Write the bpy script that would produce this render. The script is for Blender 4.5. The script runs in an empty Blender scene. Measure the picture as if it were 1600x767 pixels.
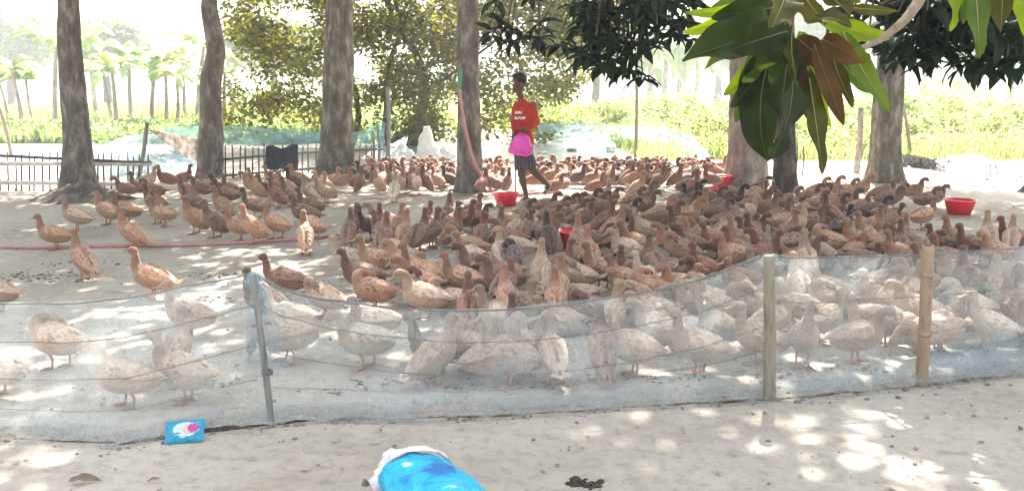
import bpy, bmesh, math, random
import numpy as np
from mathutils import Vector, Matrix, noise

random.seed(7); rng = np.random.default_rng(7)
S = bpy.context.scene
C = S.collection
R = math.radians
# ------------------------------------------------------------ camera, light, exposure
HAZE = .0038
CAM_H, PITCH, FPX = 1.5, 11.03, 1300.0
cam = bpy.data.objects.new('camera', bpy.data.cameras.new('camera')); C.objects.link(cam)
cam.data.lens = 36.0 * FPX / 1600.0; cam.data.sensor_width = 36.0
cam.data.clip_start = 0.05; cam.data.clip_end = 3000
cam.location = (0, 0, CAM_H); cam.rotation_euler = (R(90 - PITCH), 0, 0)
S.camera = cam
SUN_EL, SUN_AZ = 52.0, 14.0          # azimuth: degrees to the right of straight ahead (+Y)
W = bpy.data.worlds.new('World'); S.world = W; W.use_nodes = True
wn = W.node_tree.nodes; wl = W.node_tree.links
bg = wn['Background']; sky = wn.new('ShaderNodeTexSky'); sky.sky_type = 'NISHITA'; sky.sun_disc = False
sky.sun_elevation = R(SUN_EL); sky.sun_rotation = R(SUN_AZ); sky.air_density = 1.3; sky.dust_density = 4.0; sky.ozone_density = 0.7
hs0 = wn.new('ShaderNodeHueSaturation'); hs0.inputs['Saturation'].default_value = .45; wl.new(sky.outputs[0], hs0.inputs['Color']); wl.new(hs0.outputs[0], bg.inputs[0]); bg.inputs[1].default_value = 0.108
sun = bpy.data.objects.new('sun', bpy.data.lights.new('sun', 'SUN')); C.objects.link(sun)
sun.data.energy = 5.0; sun.data.angle = R(0.5); sun.data.color = (1.0, 0.94, 0.85)
sd = Vector((math.sin(R(SUN_AZ)) * math.cos(R(SUN_EL)), math.cos(R(SUN_AZ)) * math.cos(R(SUN_EL)), math.sin(R(SUN_EL))))
sun.rotation_euler = sd.to_track_quat('Z', 'Y').to_euler(); sun.location = (3, 10, 20)
S.view_settings.view_transform = 'Standard'; S.view_settings.look = 'None'
S.view_settings.exposure = 2.55; S.view_settings.gamma = 1.0
S.cycles.transparent_max_bounces = 16; S.cycles.max_bounces = 8

# ------------------------------------------------------------ helpers
cp, sp_ = math.cos(R(PITCH)), math.sin(R(PITCH))
def ray(x, y):
    u, v = x - 800.0, 383.5 - y
    return Vector((u, FPX * cp + v * sp_, -FPX * sp_ + v * cp))
def gp(x, y, z=0.0):
    d = ray(x, y); t = (z - CAM_H) / d.z
    return Vector((d.x * t, d.y * t, z))
def dp(x, y, Y):
    d = ray(x, y); t = Y / d.y
    return Vector((d.x * t, Y, CAM_H + d.z * t))
def proj(p):
    x, y, z = p[0], p[1], p[2] - CAM_H
    f = y * cp - z * sp_; v = y * sp_ + z * cp
    return (800 + FPX * x / f, 383.5 - FPX * v / f)
def tag(o, label=None, cat=None, group=None, kind=None):
    if label: o['label'] = label
    if cat: o['category'] = cat
    if group: o['group'] = group
    if kind: o['kind'] = kind
    return o
def empty(name, loc=(0, 0, 0), rz=0.0):
    o = bpy.data.objects.new(name, None); C.objects.link(o); o.location = loc; o.rotation_euler = (0, 0, rz)
    o.empty_display_size = .1
    return o
def link(name, me, parent=None, mat=None):
    o = bpy.data.objects.new(name, me); C.objects.link(o)
    if parent: o.parent = parent
    if mat and not len(me.materials): me.materials.append(mat)
    return o
def mesh(name, V, F, smooth=True):
    me = bpy.data.meshes.new(name); me.from_pydata([tuple(v) for v in V], [], F)
    if smooth: me.polygons.foreach_set('use_smooth', [True] * len(me.polygons))
    me.update(); return me
class MB:
    def __init__(s): s.V = []; s.F = []
    def add(s, V, F):
        b = len(s.V); s.V += [Vector(v) for v in V]; s.F += [tuple(i + b for i in f) for f in F]
    def sweep(s, pts, rad, n=10, up=None, caps=True):
        """pts: list of Vector; rad: list of r or (ra, rb)"""
        pts = [Vector(p) for p in pts]; V = []; F = []
        prev = None
        for i, p in enumerate(pts):
            t = (pts[min(i + 1, len(pts) - 1)] - pts[max(i - 1, 0)])
            t = t.normalized() if t.length > 1e-9 else Vector((0, 0, 1))
            if prev is None:
                a = Vector((0, 1, 0)) if abs(t.y) < .9 else Vector((1, 0, 0))
                if up: a = Vector(up)
            else: a = prev
            a = (a - t * a.dot(t)).normalized(); b = t.cross(a); prev = a
            r = rad[i] if i < len(rad) else rad[-1]
            ra, rb = r if isinstance(r, tuple) else (r, r)
            for k in range(n):
                an = 2 * math.pi * k / n
                V.append(p + a * math.cos(an) * ra + b * math.sin(an) * rb)
        m = len(pts)
        for i in range(m - 1):
            for k in range(n):
                F.append((i * n + k, i * n + (k + 1) % n, (i + 1) * n + (k + 1) % n, (i + 1) * n + k))
        if caps:
            F.append(tuple(reversed(range(n)))); F.append(tuple(range((m - 1) * n, m * n)))
        s.add(V, F)
    def ell(s, c, r, n=12, m=8, rot=None):
        V = []; F = []; c = Vector(c)
        for i in range(m + 1):
            th = math.pi * i / m
            for k in range(n):
                ph = 2 * math.pi * k / n
                v = Vector((r[0] * math.sin(th) * math.cos(ph), r[1] * math.sin(th) * math.sin(ph), r[2] * math.cos(th)))
                if rot: v = rot @ v
                V.append(c + v)
        for i in range(m):
            for k in range(n):
                F.append((i * n + k, (i + 1) * n + k, (i + 1) * n + (k + 1) % n, i * n + (k + 1) % n))
        s.add(V, F)
    def capsule(s, a, b, ra, rb, n=10):
        a, b = Vector(a), Vector(b); d = (b - a).normalized()
        pts = [a - d * ra * .95, a - d * ra * .6, a, b, b + d * rb * .6, b + d * rb * .95]
        s.sweep(pts, [ra * .3, ra * .8, ra, rb, rb * .8, rb * .3], n)
    def box(s, c, sz, rot=None):
        c = Vector(c); V = []
        for dx in (-1, 1):
            for dy in (-1, 1):
                for dz in (-1, 1):
                    v = Vector((dx * sz[0] / 2, dy * sz[1] / 2, dz * sz[2] / 2)); V.append(c + (rot @ v if rot else v))
        s.add(V, [(0, 1, 3, 2), (4, 6, 7, 5), (0, 4, 5, 1), (2, 3, 7, 6), (0, 2, 6, 4), (1, 5, 7, 3)])
    def me(s, name, smooth=True):
        return mesh(name, s.V, s.F, smooth)
    def build(s, name, mat=None, parent=None, smooth=True):
        return link(name, s.me(name, smooth), parent, mat)
def remeshed(mb, name, vox, it=4, factor=.5):
    me = mb.me('tmp'); o = bpy.data.objects.new('tmp', me); C.objects.link(o)
    a = o.modifiers.new('r', 'REMESH'); a.mode = 'VOXEL'; a.voxel_size = vox; a.use_smooth_shade = True
    b = o.modifiers.new('s', 'SMOOTH'); b.iterations = it; b.factor = factor
    dg = bpy.context.evaluated_depsgraph_get(); ev = o.evaluated_get(dg)
    m2 = bpy.data.meshes.new_from_object(ev); m2.name = name
    bpy.data.objects.remove(o); bpy.data.meshes.remove(me)
    m2.polygons.foreach_set('use_smooth', [True] * len(m2.polygons)); m2.materials.clear()
    return m2
def crv(pts, n):
    pts = [Vector(p) for p in pts]; P = [pts[0] * 2 - pts[1]] + pts + [pts[-1] * 2 - pts[-2]]; out = []
    for i in range(1, len(P) - 2):
        for k in range(n):
            t = k / n; a, b, c, d = P[i - 1], P[i], P[i + 1], P[i + 2]
            out.append(.5 * ((2 * b) + (c - a) * t + (2 * a - 5 * b + 4 * c - d) * t * t + (3 * b - a - 3 * c + d) * t ** 3))
    out.append(pts[-1]); return out
def nz(x, y=0, z=0): return noise.noise(Vector((x, y, z)))

# ------------------------------------------------------------ materials
def mat(name):
    m = bpy.data.materials.new(name); m.use_nodes = True
    n = m.node_tree.nodes; n.clear(); return m, n, m.node_tree.links
def nd(n, t, **k):
    x = n.new(t)
    for a, b in k.items():
        if hasattr(x, a): setattr(x, a, b)
        else: x.inputs[a.replace('_', ' ')].default_value = b
    return x
def ramp(n, l, src, stops):
    r = n.new('ShaderNodeValToRGB'); e = r.color_ramp.elements
    while len(e) < len(stops): e.new(.5)
    for i, (p, c) in enumerate(stops): e[i].position = p; e[i].color = (*c, 1) if len(c) == 3 else c
    l.new(src, r.inputs[0]); return r.outputs[0]
def rgb(c): return (*c, 1)
def simple(name, c1, c2=None, scale=8, rough=.8, bump=.3, bscale=None, spec=.3, coord='Object', stretch=(1, 1, 1), det=5, hv=0.0, c3=None, bdist=.01):
    m, n, l = mat(name); c2 = c2 or c1
    out = n.new('ShaderNodeOutputMaterial'); b = n.new('ShaderNodeBsdfPrincipled')
    tc = n.new('ShaderNodeTexCoord'); mp = n.new('ShaderNodeMapping'); mp.inputs['Scale'].default_value = stretch
    l.new(tc.outputs[coord], mp.inputs[0])
    oi = n.new('ShaderNodeObjectInfo'); ad = n.new('ShaderNodeVectorMath'); ad.operation = 'ADD'
    mu = n.new('ShaderNodeMath'); mu.operation = 'MULTIPLY'; mu.inputs[1].default_value = 37.0
    l.new(oi.outputs['Random'], mu.inputs[0]); l.new(mp.outputs[0], ad.inputs[0]); l.new(mu.outputs[0], ad.inputs[1])
    t = nd(n, 'ShaderNodeTexNoise'); t.inputs['Scale'].default_value = scale; t.inputs['Detail'].default_value = det; t.inputs['Roughness'].default_value = .65
    l.new(ad.outputs[0], t.inputs['Vector'])
    st = [(.32, c1), (.68, c2)] if not c3 else [(.3, c1), (.5, c2), (.7, c3)]
    col = ramp(n, l, t.outputs['Fac'], st)
    if hv:
        h = n.new('ShaderNodeHueSaturation'); r2 = n.new('ShaderNodeMapRange')
        r2.inputs['To Min'].default_value = 1 - hv; r2.inputs['To Max'].default_value = 1 + hv
        l.new(oi.outputs['Random'], r2.inputs[0]); l.new(r2.outputs[0], h.inputs['Value']); l.new(col, h.inputs['Color']); col = h.outputs[0]
    l.new(col, b.inputs['Base Color']); b.inputs['Roughness'].default_value = rough; b.inputs['Specular IOR Level'].default_value = spec
    if bump:
        t2 = nd(n, 'ShaderNodeTexNoise'); t2.inputs['Scale'].default_value = bscale or scale * 3; t2.inputs['Detail'].default_value = 6
        l.new(ad.outputs[0], t2.inputs['Vector']); bp = n.new('ShaderNodeBump'); bp.inputs['Strength'].default_value = bump; bp.inputs['Distance'].default_value = bdist
        l.new(t2.outputs['Fac'], bp.inputs['Height']); l.new(bp.outputs[0], b.inputs['Normal'])
    l.new(b.outputs[0], out.inputs[0]); return m
def leafmat(name, c1, c2, c3, trans=.5, rough=.5, tcol=None, vein=False, scale=3.0):
    """leaf: diffuse/gloss front plus translucency, tone varies per leaf"""
    m, n, l = mat(name); out = n.new('ShaderNodeOutputMaterial'); b = n.new('ShaderNodeBsdfPrincipled')
    g = n.new('ShaderNodeNewGeometry'); oi = n.new('ShaderNodeObjectInfo'); a = n.new('ShaderNodeMath'); a.operation = 'ADD'
    l.new(g.outputs['Random Per Island'], a.inputs[0]); l.new(oi.outputs['Random'], a.inputs[1])
    fr = n.new('ShaderNodeMath'); fr.operation = 'FRACT'; l.new(a.outputs[0], fr.inputs[0])
    col = ramp(n, l, fr.outputs[0], [(0, c1), (.5, c2), (1, c3)])
    tc = n.new('ShaderNodeTexCoord'); t = n.new('ShaderNodeTexNoise'); t.inputs['Scale'].default_value = scale; t.inputs['Detail'].default_value = 4
    l.new(tc.outputs['Object'], t.inputs['Vector'])
    hs = n.new('ShaderNodeHueSaturation'); mr = n.new('ShaderNodeMapRange'); mr.inputs['From Min'].default_value = .3; mr.inputs['From Max'].default_value = .7
    mr.inputs['To Min'].default_value = .65; mr.inputs['To Max'].default_value = 1.35
    l.new(t.outputs['Fac'], mr.inputs[0]); l.new(mr.outputs[0], hs.inputs['Value']); l.new(col, hs.inputs['Color'])
    l.new(hs.outputs[0], b.inputs['Base Color']); b.inputs['Roughness'].default_value = rough; b.inputs['Specular IOR Level'].default_value = .18
    tr = n.new('ShaderNodeBsdfTranslucent'); hs2 = n.new('ShaderNodeHueSaturation')
    hs2.inputs['Hue'].default_value = .485; hs2.inputs['Saturation'].default_value = 1.1; hs2.inputs['Value'].default_value = 2.2 if not tcol else 1
    l.new(hs.outputs[0], hs2.inputs['Color'])
    if scale >= 10:
        sn = n.new('ShaderNodeTexNoise'); sn.inputs['Scale'].default_value = scale * 4.5; sn.inputs['Detail'].default_value = 2; l.new(tc.outputs['Object'], sn.inputs['Vector'])
        sr = ramp(n, l, sn.outputs['Fac'], [(.27, (.35, .22, .12)), (.34, (1, 1, 1))]); sm = n.new('ShaderNodeMix'); sm.data_type = 'RGBA'; sm.blend_type = 'MULTIPLY'; sm.inputs[0].default_value = 1; l.new(hs.outputs[0], sm.inputs[6]); l.new(sr, sm.inputs[7]); l.new(sm.outputs[2], b.inputs['Base Color'])
        wv = n.new('ShaderNodeTexWave'); wv.inputs['Scale'].default_value = 22; wv.inputs['Distortion'].default_value = 1.2; l.new(tc.outputs['Object'], wv.inputs['Vector']); wb_ = n.new('ShaderNodeBump'); wb_.inputs['Strength'].default_value = .25; wb_.inputs['Distance'].default_value = .002; l.new(wv.outputs['Fac'], wb_.inputs['Height']); l.new(wb_.outputs[0], b.inputs['Normal'])
    if tcol: tr.inputs['Color'].default_value = rgb(tcol)
    else: l.new(hs2.outputs[0], tr.inputs['Color'])
    mx = n.new('ShaderNodeMixShader'); mx.inputs[0].default_value = trans
    l.new(b.outputs[0], mx.inputs[1]); l.new(tr.outputs[0], mx.inputs[2]); l.new(mx.outputs[0], out.inputs[0])
    return m
def netmat(name, col, lo, hi, scale=2.5, stretch=(1, 1, 1), tl=.5):
    m, n, l = mat(name); out = n.new('ShaderNodeOutputMaterial')
    tc = n.new('ShaderNodeTexCoord'); mp = n.new('ShaderNodeMapping'); mp.inputs['Scale'].default_value = stretch
    l.new(tc.outputs['Object'], mp.inputs[0])
    t = n.new('ShaderNodeTexNoise'); t.inputs['Scale'].default_value = scale; t.inputs['Detail'].default_value = 6; t.inputs['Roughness'].default_value = .6; t.inputs['Distortion'].default_value = .6
    l.new(mp.outputs[0], t.inputs['Vector'])
    mr = n.new('ShaderNodeMapRange'); mr.inputs['From Min'].default_value = .32; mr.inputs['From Max'].default_value = .68
    mr.inputs['To Min'].default_value = lo; mr.inputs['To Max'].default_value = hi
    tf = n.new('ShaderNodeTexNoise'); tf.inputs['Scale'].default_value = 55; tf.inputs['Detail'].default_value = 4; mf = n.new('ShaderNodeMapping'); mf.inputs['Scale'].default_value = (1, 1, .35); l.new(tc.outputs['Object'], mf.inputs[0]); l.new(mf.outputs[0], tf.inputs['Vector'])
    mad = n.new('ShaderNodeMath'); mad.operation = 'MULTIPLY_ADD'; mad.inputs[1].default_value = .55; l.new(tf.outputs['Fac'], mad.inputs[0]); sb_ = n.new('ShaderNodeMath'); sb_.operation = 'SUBTRACT'; sb_.inputs[1].default_value = .275; l.new(t.outputs['Fac'], sb_.inputs[0]); l.new(sb_.outputs[0], mad.inputs[2]); l.new(mad.outputs[0], mr.inputs[0])
    d = n.new('ShaderNodeBsdfDiffuse'); tr = n.new('ShaderNodeBsdfTranslucent'); tp = n.new('ShaderNodeBsdfTransparent')
    col2 = tuple(c * .78 for c in col)
    cr = ramp(n, l, t.outputs['Fac'], [(.35, col2), (.6, col)])
    l.new(cr, d.inputs[0]); l.new(cr, tr.inputs[0])
    m1 = n.new('ShaderNodeMixShader'); m1.inputs[0].default_value = tl; l.new(d.outputs[0], m1.inputs[1]); l.new(tr.outputs[0], m1.inputs[2])
    m2 = n.new('ShaderNodeMixShader'); l.new(mr.outputs[0], m2.inputs[0]); l.new(tp.outputs[0], m2.inputs[1]); l.new(m1.outputs[0], m2.inputs[2])
    l.new(m2.outputs[0], out.inputs[0]); return m
def feather(name, c1, c2, head, breast, scale=1.0, edge=1.25):
    """plumage: mottled scales, colour zones painted per vertex (r = head and neck, g = breast and belly)"""
    m, n, l = mat(name); out = n.new('ShaderNodeOutputMaterial'); b = n.new('ShaderNodeBsdfPrincipled')
    tc = n.new('ShaderNodeTexCoord'); oi = n.new('ShaderNodeObjectInfo'); mp = n.new('ShaderNodeMapping')
    mu = n.new('ShaderNodeMath'); mu.operation = 'MULTIPLY'; mu.inputs[1].default_value = 19.0
    l.new(oi.outputs['Random'], mu.inputs[0]); l.new(mu.outputs[0], mp.inputs['Location']); l.new(tc.outputs['Object'], mp.inputs[0])
    mp.inputs['Scale'].default_value = (.5, 1, 1)
    v = n.new('ShaderNodeTexVoronoi'); v.inputs['Scale'].default_value = 80 * scale; l.new(mp.outputs[0], v.inputs['Vector'])
    t = n.new('ShaderNodeTexNoise'); t.inputs['Scale'].default_value = 14; t.inputs['Detail'].default_value = 6; l.new(mp.outputs[0], t.inputs['Vector'])
    mr = n.new('ShaderNodeMapRange'); mr.inputs['From Min'].default_value = 0.0; mr.inputs['From Max'].default_value = .75; l.new(v.outputs['Distance'], mr.inputs[0])
    ad = n.new('ShaderNodeMath'); ad.operation = 'ADD'; l.new(mr.outputs[0], ad.inputs[0]); l.new(t.outputs['Fac'], ad.inputs[1])
    mp3 = n.new('ShaderNodeMapping'); mp3.inputs['Scale'].default_value = (.16, 1, 1); l.new(tc.outputs['Object'], mp3.inputs[0])
    t3 = n.new('ShaderNodeTexNoise'); t3.inputs['Scale'].default_value = 75; t3.inputs['Detail'].default_value = 3; l.new(mp3.outputs[0], t3.inputs['Vector'])
    a3 = n.new('ShaderNodeMath'); a3.operation = 'MULTIPLY_ADD'; a3.inputs[1].default_value = 1.3; l.new(t3.outputs['Fac'], a3.inputs[0]); l.new(ad.outputs[0], a3.inputs[2])
    col = ramp(n, l, a3.outputs[0], [(0, c1), (1, c2)]); rm = n.new('ShaderNodeMapRange'); rm.inputs['From Min'].default_value = 1.30; rm.inputs['From Max'].default_value = 2.05
    l.new(a3.outputs[0], rm.inputs[0]); l.new(rm.outputs[0], col.node.inputs[0])
    at = n.new('ShaderNodeAttribute'); at.attribute_name = 'zone'; sx = n.new('ShaderNodeSeparateColor'); l.new(at.outputs['Color'], sx.inputs[0])
    hr = ramp(n, l, t.outputs['Fac'], [(.3, tuple(c * .75 for c in head)), (.7, tuple(c * 1.2 for c in head))])
    br = ramp(n, l, ad.outputs[0], [(.5, tuple(c * .72 for c in breast)), (1.0, tuple(c * 1.1 for c in breast))])
    m1 = n.new('ShaderNodeMix'); m1.data_type = 'RGBA'; l.new(sx.outputs[1], m1.inputs[0]); l.new(col, m1.inputs[6]); l.new(br, m1.inputs[7])
    m2 = n.new('ShaderNodeMix'); m2.data_type = 'RGBA'; l.new(sx.outputs[0], m2.inputs[0]); l.new(m1.outputs[2], m2.inputs[6]); l.new(hr, m2.inputs[7])
    hs = n.new('ShaderNodeHueSaturation'); r2 = n.new('ShaderNodeMapRange'); r2.inputs['To Min'].default_value = .78; r2.inputs['To Max'].default_value = 1.28
    l.new(oi.outputs['Random'], r2.inputs[0]); l.new(r2.outputs[0], hs.inputs['Value']); l.new(m2.outputs[2], hs.inputs['Color'])
    l.new(hs.outputs[0], b.inputs['Base Color']); b.inputs['Roughness'].default_value = .7; b.inputs['Specular IOR Level'].default_value = .25
    b.inputs['Sheen Weight'].default_value = .35; b.inputs['Sheen Roughness'].default_value = .5
    bp = n.new('ShaderNodeBump'); bp.inputs['Strength'].default_value = .7; bp.inputs['Distance'].default_value = .005
    l.new(a3.outputs[0], bp.inputs['Height']); l.new(bp.outputs[0], b.inputs['Normal'])
    l.new(b.outputs[0], out.inputs[0]); return m
M = {}
BARK = lambda nm, a, b_, c: simple(nm, tuple(x * .88 for x in a), tuple(x * .98 for x in b_), scale=9, rough=.95, bump=1.0, bscale=34, stretch=(1, 1, .4), c3=tuple(min(.6, x * 1.5) for x in c), spec=.1, bdist=.06, det=9)
M['bark'] = BARK('bark', (.10, .085, .072), (.17, .147, .128), (.27, .245, .22))
M['bark2'] = BARK('bark_grey', (.09, .085, .07), (.16, .145, .12), (.26, .24, .20))
M['bark3'] = BARK('bark_dark', (.04, .03, .025), (.09, .07, .06), (.15, .12, .10))
M['bark_pale'] = BARK('bark_pale', (.20, .17, .15), (.30, .26, .23), (.40, .36, .33))
M['wood'] = simple('weathered_wood', (.16, .13, .10), (.30, .26, .21), scale=9, stretch=(4, 4, .5), rough=.9, bump=.5, spec=.15)
M['woodgrey'] = simple('grey_wood', (.13, .13, .12), (.28, .28, .25), scale=9, stretch=(4, 4, .5), rough=.9, bump=.6, spec=.15)
M['wooddark'] = simple('dark_stick', (.05, .05, .06), (.12, .11, .12), scale=9, rough=.9)
M['bamboo'] = simple('bamboo', (.19, .12, .080), (.33, .235, .165), scale=9, stretch=(3, 3, .6), rough=.7, bump=.4, c3=(.25, .17, .115))
M['postbrown'] = simple('brown_post', (.13, .12, .09), (.27, .24, .18), scale=9, stretch=(3, 3, .5), rough=.9, bump=.6, c3=(.20, .19, .13))
M['white_slat'] = simple('pale_cane', (.45, .40, .36), (.7, .66, .6), scale=8, rough=.9)
M['hose'] = simple('pink_hose', (.42, .17, .16), (.55, .27, .25), rough=.45, bump=.05, spec=.4)
M['hosegreen'] = simple('green_hose', (.05, .22, .12), (.08, .32, .2), rough=.45, bump=.05)
M['tub'] = simple('red_plastic', (.50, .02, .03), (.72, .02, .045), scale=6, c3=(.62, .015, .03), rough=.35, bump=.05, spec=.5)
M['feed'] = simple('feed_mash', (.2, .13, .07), (.32, .22, .13), scale=40, rough=.95, bump=.8)
M['leg'] = simple('duck_leg', (.33, .13, .08), (.48, .22, .13), scale=30, rough=.6)
M['bill'] = simple('duck_bill', (.30, .22, .13), (.42, .33, .2), scale=20, rough=.45)
M['billdark'] = simple('duck_bill_dark', (.05, .05, .04), (.10, .10, .07), scale=20, rough=.4)
M['eye'] = simple('duck_eye', (.01, .008, .006), rough=.15, bump=0, spec=.6)
M['cord'] = simple('net_cord', (.10, .10, .10), (.2, .2, .2), rough=.9)
COL = {'b': ((.235, .120, .070), (.380, .215, .132), (.25, .122, .070), (.31, .165, .100)),
       'w': ((.39, .295, .215), (.50, .39, .295), (.37, .275, .195), (.42, .32, .235)),
       'f': ((.30, .200, .136), (.42, .292, .205), (.30, .190, .127), (.36, .242, .165)),
       'm': ((.115, .057, .037), (.22, .120, .080), (.130, .061, .040), (.165, .084, .055)),
       'r': ((.140, .054, .035), (.24, .108, .070), (.155, .058, .038), (.19, .078, .052)),
       'k': ((.050, .029, .022), (.105, .060, .044), (.034, .024, .019), (.075, .042, .032)),
       'g': ((.13, .10, .078), (.22, .17, .13), (.14, .105, .08), (.17, .135, .105))}
CW = {'b': 'buff', 'f': 'fawn', 'w': 'pale cream', 'm': 'mid-brown', 'r': 'reddish brown', 'k': 'dark brown', 'g': 'grey-brown'}
for k, (a, b_, h, br) in COL.items():
    M['body_' + k] = feather('plumage_' + CW[k].replace(' ', '_'), a, b_, h, br)
    wa = tuple(x * .85 for x in a); wb = tuple(min(.8, x * 1.25 + .03) for x in b_)
    M['wing_' + k] = feather('wing_' + CW[k].replace(' ', '_'), wa, wb, h, wb, scale=.7)

# ------------------------------------------------------------ ground and other setting
def sstep(a, b, x):
    t = min(1, max(0, (x - a) / (b - a))); return t * t * (3 - 2 * t)
NET_BOT = [(-260, 668), (-120, 668), (0, 668), (100, 673), (200, 679), (300, 664), (400, 652), (500, 642), (600, 640), (700, 637), (800, 634), (900, 628), (1000, 622),
           (1100, 617), (1200, 610), (1330, 599), (1440, 588), (1600, 572), (1760, 560), (1900, 552)]
NB = [gp(*p) for p in NET_BOT]
def net_y(x):
    for a, b in zip(NB, NB[1:]):
        if a.x <= x <= b.x: return a.y + (b.y - a.y) * (x - a.x) / (b.x - a.x)
    return NB[0].y if x < NB[0].x else NB[-1].y
def gz(x, y):
    if y > 25 or y < .5: return 0.0
    h = .010 * nz(x * .9, y * .9) + .008 * nz(x * 2.7 + 5, y * 2.7) + .004 * nz(x * 9, y * 9)
    d = y - net_y(x) if abs(x) < 6 else 9
    if -.5 < d < .8:
        h += .022 * math.exp(-((d - .12) / .14) ** 2) * (1 + .8 * nz(x * 5, 3)) - .02 * math.exp(-((d + .07) / .07) ** 2)
    return h
def ground():
    xs = [-900, -400, -200, -100, -60, -40, -28, -20, -16] + list(np.arange(-13, 13.01, .11)) + [16, 20, 28, 40, 60, 100, 200, 400, 900]
    ys = [-200, -40, -8, 0, 1.0] + list(np.arange(1.6, 7.0, .05)) + list(np.arange(7.0, 16, .15)) + [17, 18, 20, 22, 25, 30, 40, 60, 100, 180, 350, 800, 2000]
    V = [(x, y, gz(x, y)) for y in ys for x in xs]; n = len(xs)
    F = [(j * n + i, j * n + i + 1, (j + 1) * n + i + 1, (j + 1) * n + i) for j in range(len(ys) - 1) for i in range(n - 1)]
    m, nn, l = mat('dry_earth'); out = nn.new('ShaderNodeOutputMaterial'); b = nn.new('ShaderNodeBsdfPrincipled'); tc = nn.new('ShaderNodeTexCoord')
    def noi(sc, det=6, ro=.6, stretch=(1, 1, 1), dist=0):
        mp = nn.new('ShaderNodeMapping'); mp.inputs['Scale'].default_value = stretch; l.new(tc.outputs['Object'], mp.inputs[0])
        t = nn.new('ShaderNodeTexNoise'); t.inputs['Scale'].default_value = sc; t.inputs['Detail'].default_value = det; t.inputs['Roughness'].default_value = ro; t.inputs['Distortion'].default_value = dist
        l.new(mp.outputs[0], t.inputs['Vector']); return t.outputs['Fac']
    big = ramp(nn, l, noi(.7, 5), [(.35, (.36, .315, .26)), (.65, (.52, .47, .405))])
    fine = ramp(nn, l, noi(16, 8, .7), [(.30, (.74, .72, .70)), (.5, (1, 1, 1)), (.75, (1.08, 1.07, 1.05))])
    drop = ramp(nn, l, noi(22, 3, .6, (.55, 1.3, 1), .8), [(.22, (.45, .42, .38)), (.29, (1, 1, 1))])
    drop2 = ramp(nn, l, noi(5, 6, .7, (.8, 1.6, 1), .5), [(.30, (.78, .76, .74)), (.44, (1, 1, 1))])
    def mul(a, c):
        x = nn.new('ShaderNodeMix'); x.data_type = 'RGBA'; x.blend_type = 'MULTIPLY'; x.inputs[0].default_value = 1
        l.new(a, x.inputs[6]); l.new(c, x.inputs[7]); return x.outputs[2]
    l.new(mul(mul(mul(big, fine), drop), drop2), b.inputs['Base Color']); b.inputs['Roughness'].default_value = .95; b.inputs['Specular IOR Level'].default_value = .15
    h1 = noi(9, 10, .65); bp = nn.new('ShaderNodeBump'); bp.inputs['Strength'].default_value = .7; bp.inputs['Distance'].default_value = .03
    l.new(h1, bp.inputs['Height']); bp2 = nn.new('ShaderNodeBump'); bp2.inputs['Strength'].default_value = .6; bp2.inputs['Distance'].default_value = .008
    l.new(noi(70, 6, .7), bp2.inputs['Height']); l.new(bp.outputs[0], bp2.inputs['Normal']); l.new(bp2.outputs[0], b.inputs['Normal'])
    l.new(b.outputs[0], out.inputs[0])
    tag(link('ground', mesh('ground', V, F), None, m), 'bare trampled pale earth of the duck yard', None, None, 'structure')
ground()
def sheet(name, pts, z, m, label=None, sub=1):
    me = mesh(name, [(p[0], p[1], z) for p in pts], [tuple(range(len(pts)))], False)
    return tag(link(name, me, None, m), label, None, None, 'structure')
M['field'] = simple('field_green', (.22, .26, .09), (.36, .38, .15), scale=.35, rough=.9, bump=.5, bscale=6)
sheet('field', [(-300, 28.5), (-8, 29), (2, 31), (6, 17.5), (14, 16.8), (40, 17), (300, 22), (900, 1500), (-900, 1500)], .02, M['field'], 'bright yellow-green field beyond the yard')
# pond: shallow glinting water behind the flock
mw, nn, l = mat('pond_water'); o_ = nn.new('ShaderNodeOutputMaterial'); b_ = nn.new('ShaderNodeBsdfPrincipled'); b_.inputs['Base Color'].default_value = (.42, .42, .38, 1)
b_.inputs['Roughness'].default_value = .22; t_ = nn.new('ShaderNodeTexNoise'); t_.inputs['Scale'].default_value = 3; t_.inputs['Detail'].default_value = 6
tc_ = nn.new('ShaderNodeTexCoord'); mp_ = nn.new('ShaderNodeMapping'); mp_.inputs['Scale'].default_value = (.5, 2, 1); l.new(tc_.outputs['Object'], mp_.inputs[0]); l.new(mp_.outputs[0], t_.inputs['Vector'])
bp_ = nn.new('ShaderNodeBump'); bp_.inputs['Strength'].default_value = .6; bp_.inputs['Distance'].default_value = .05; l.new(t_.outputs['Fac'], bp_.inputs['Height']); l.new(bp_.outputs[0], b_.inputs['Normal']); l.new(b_.outputs[0], o_.inputs[0])
PW = [gp(x, y) for x, y in [(560, 250), (800, 254), (1000, 252), (1060, 240), (1010, 222), (900, 212), (760, 214), (600, 222)]]
sheet('pond_water', PW, .012, mw, 'pale glinting pond behind the flock')

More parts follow.
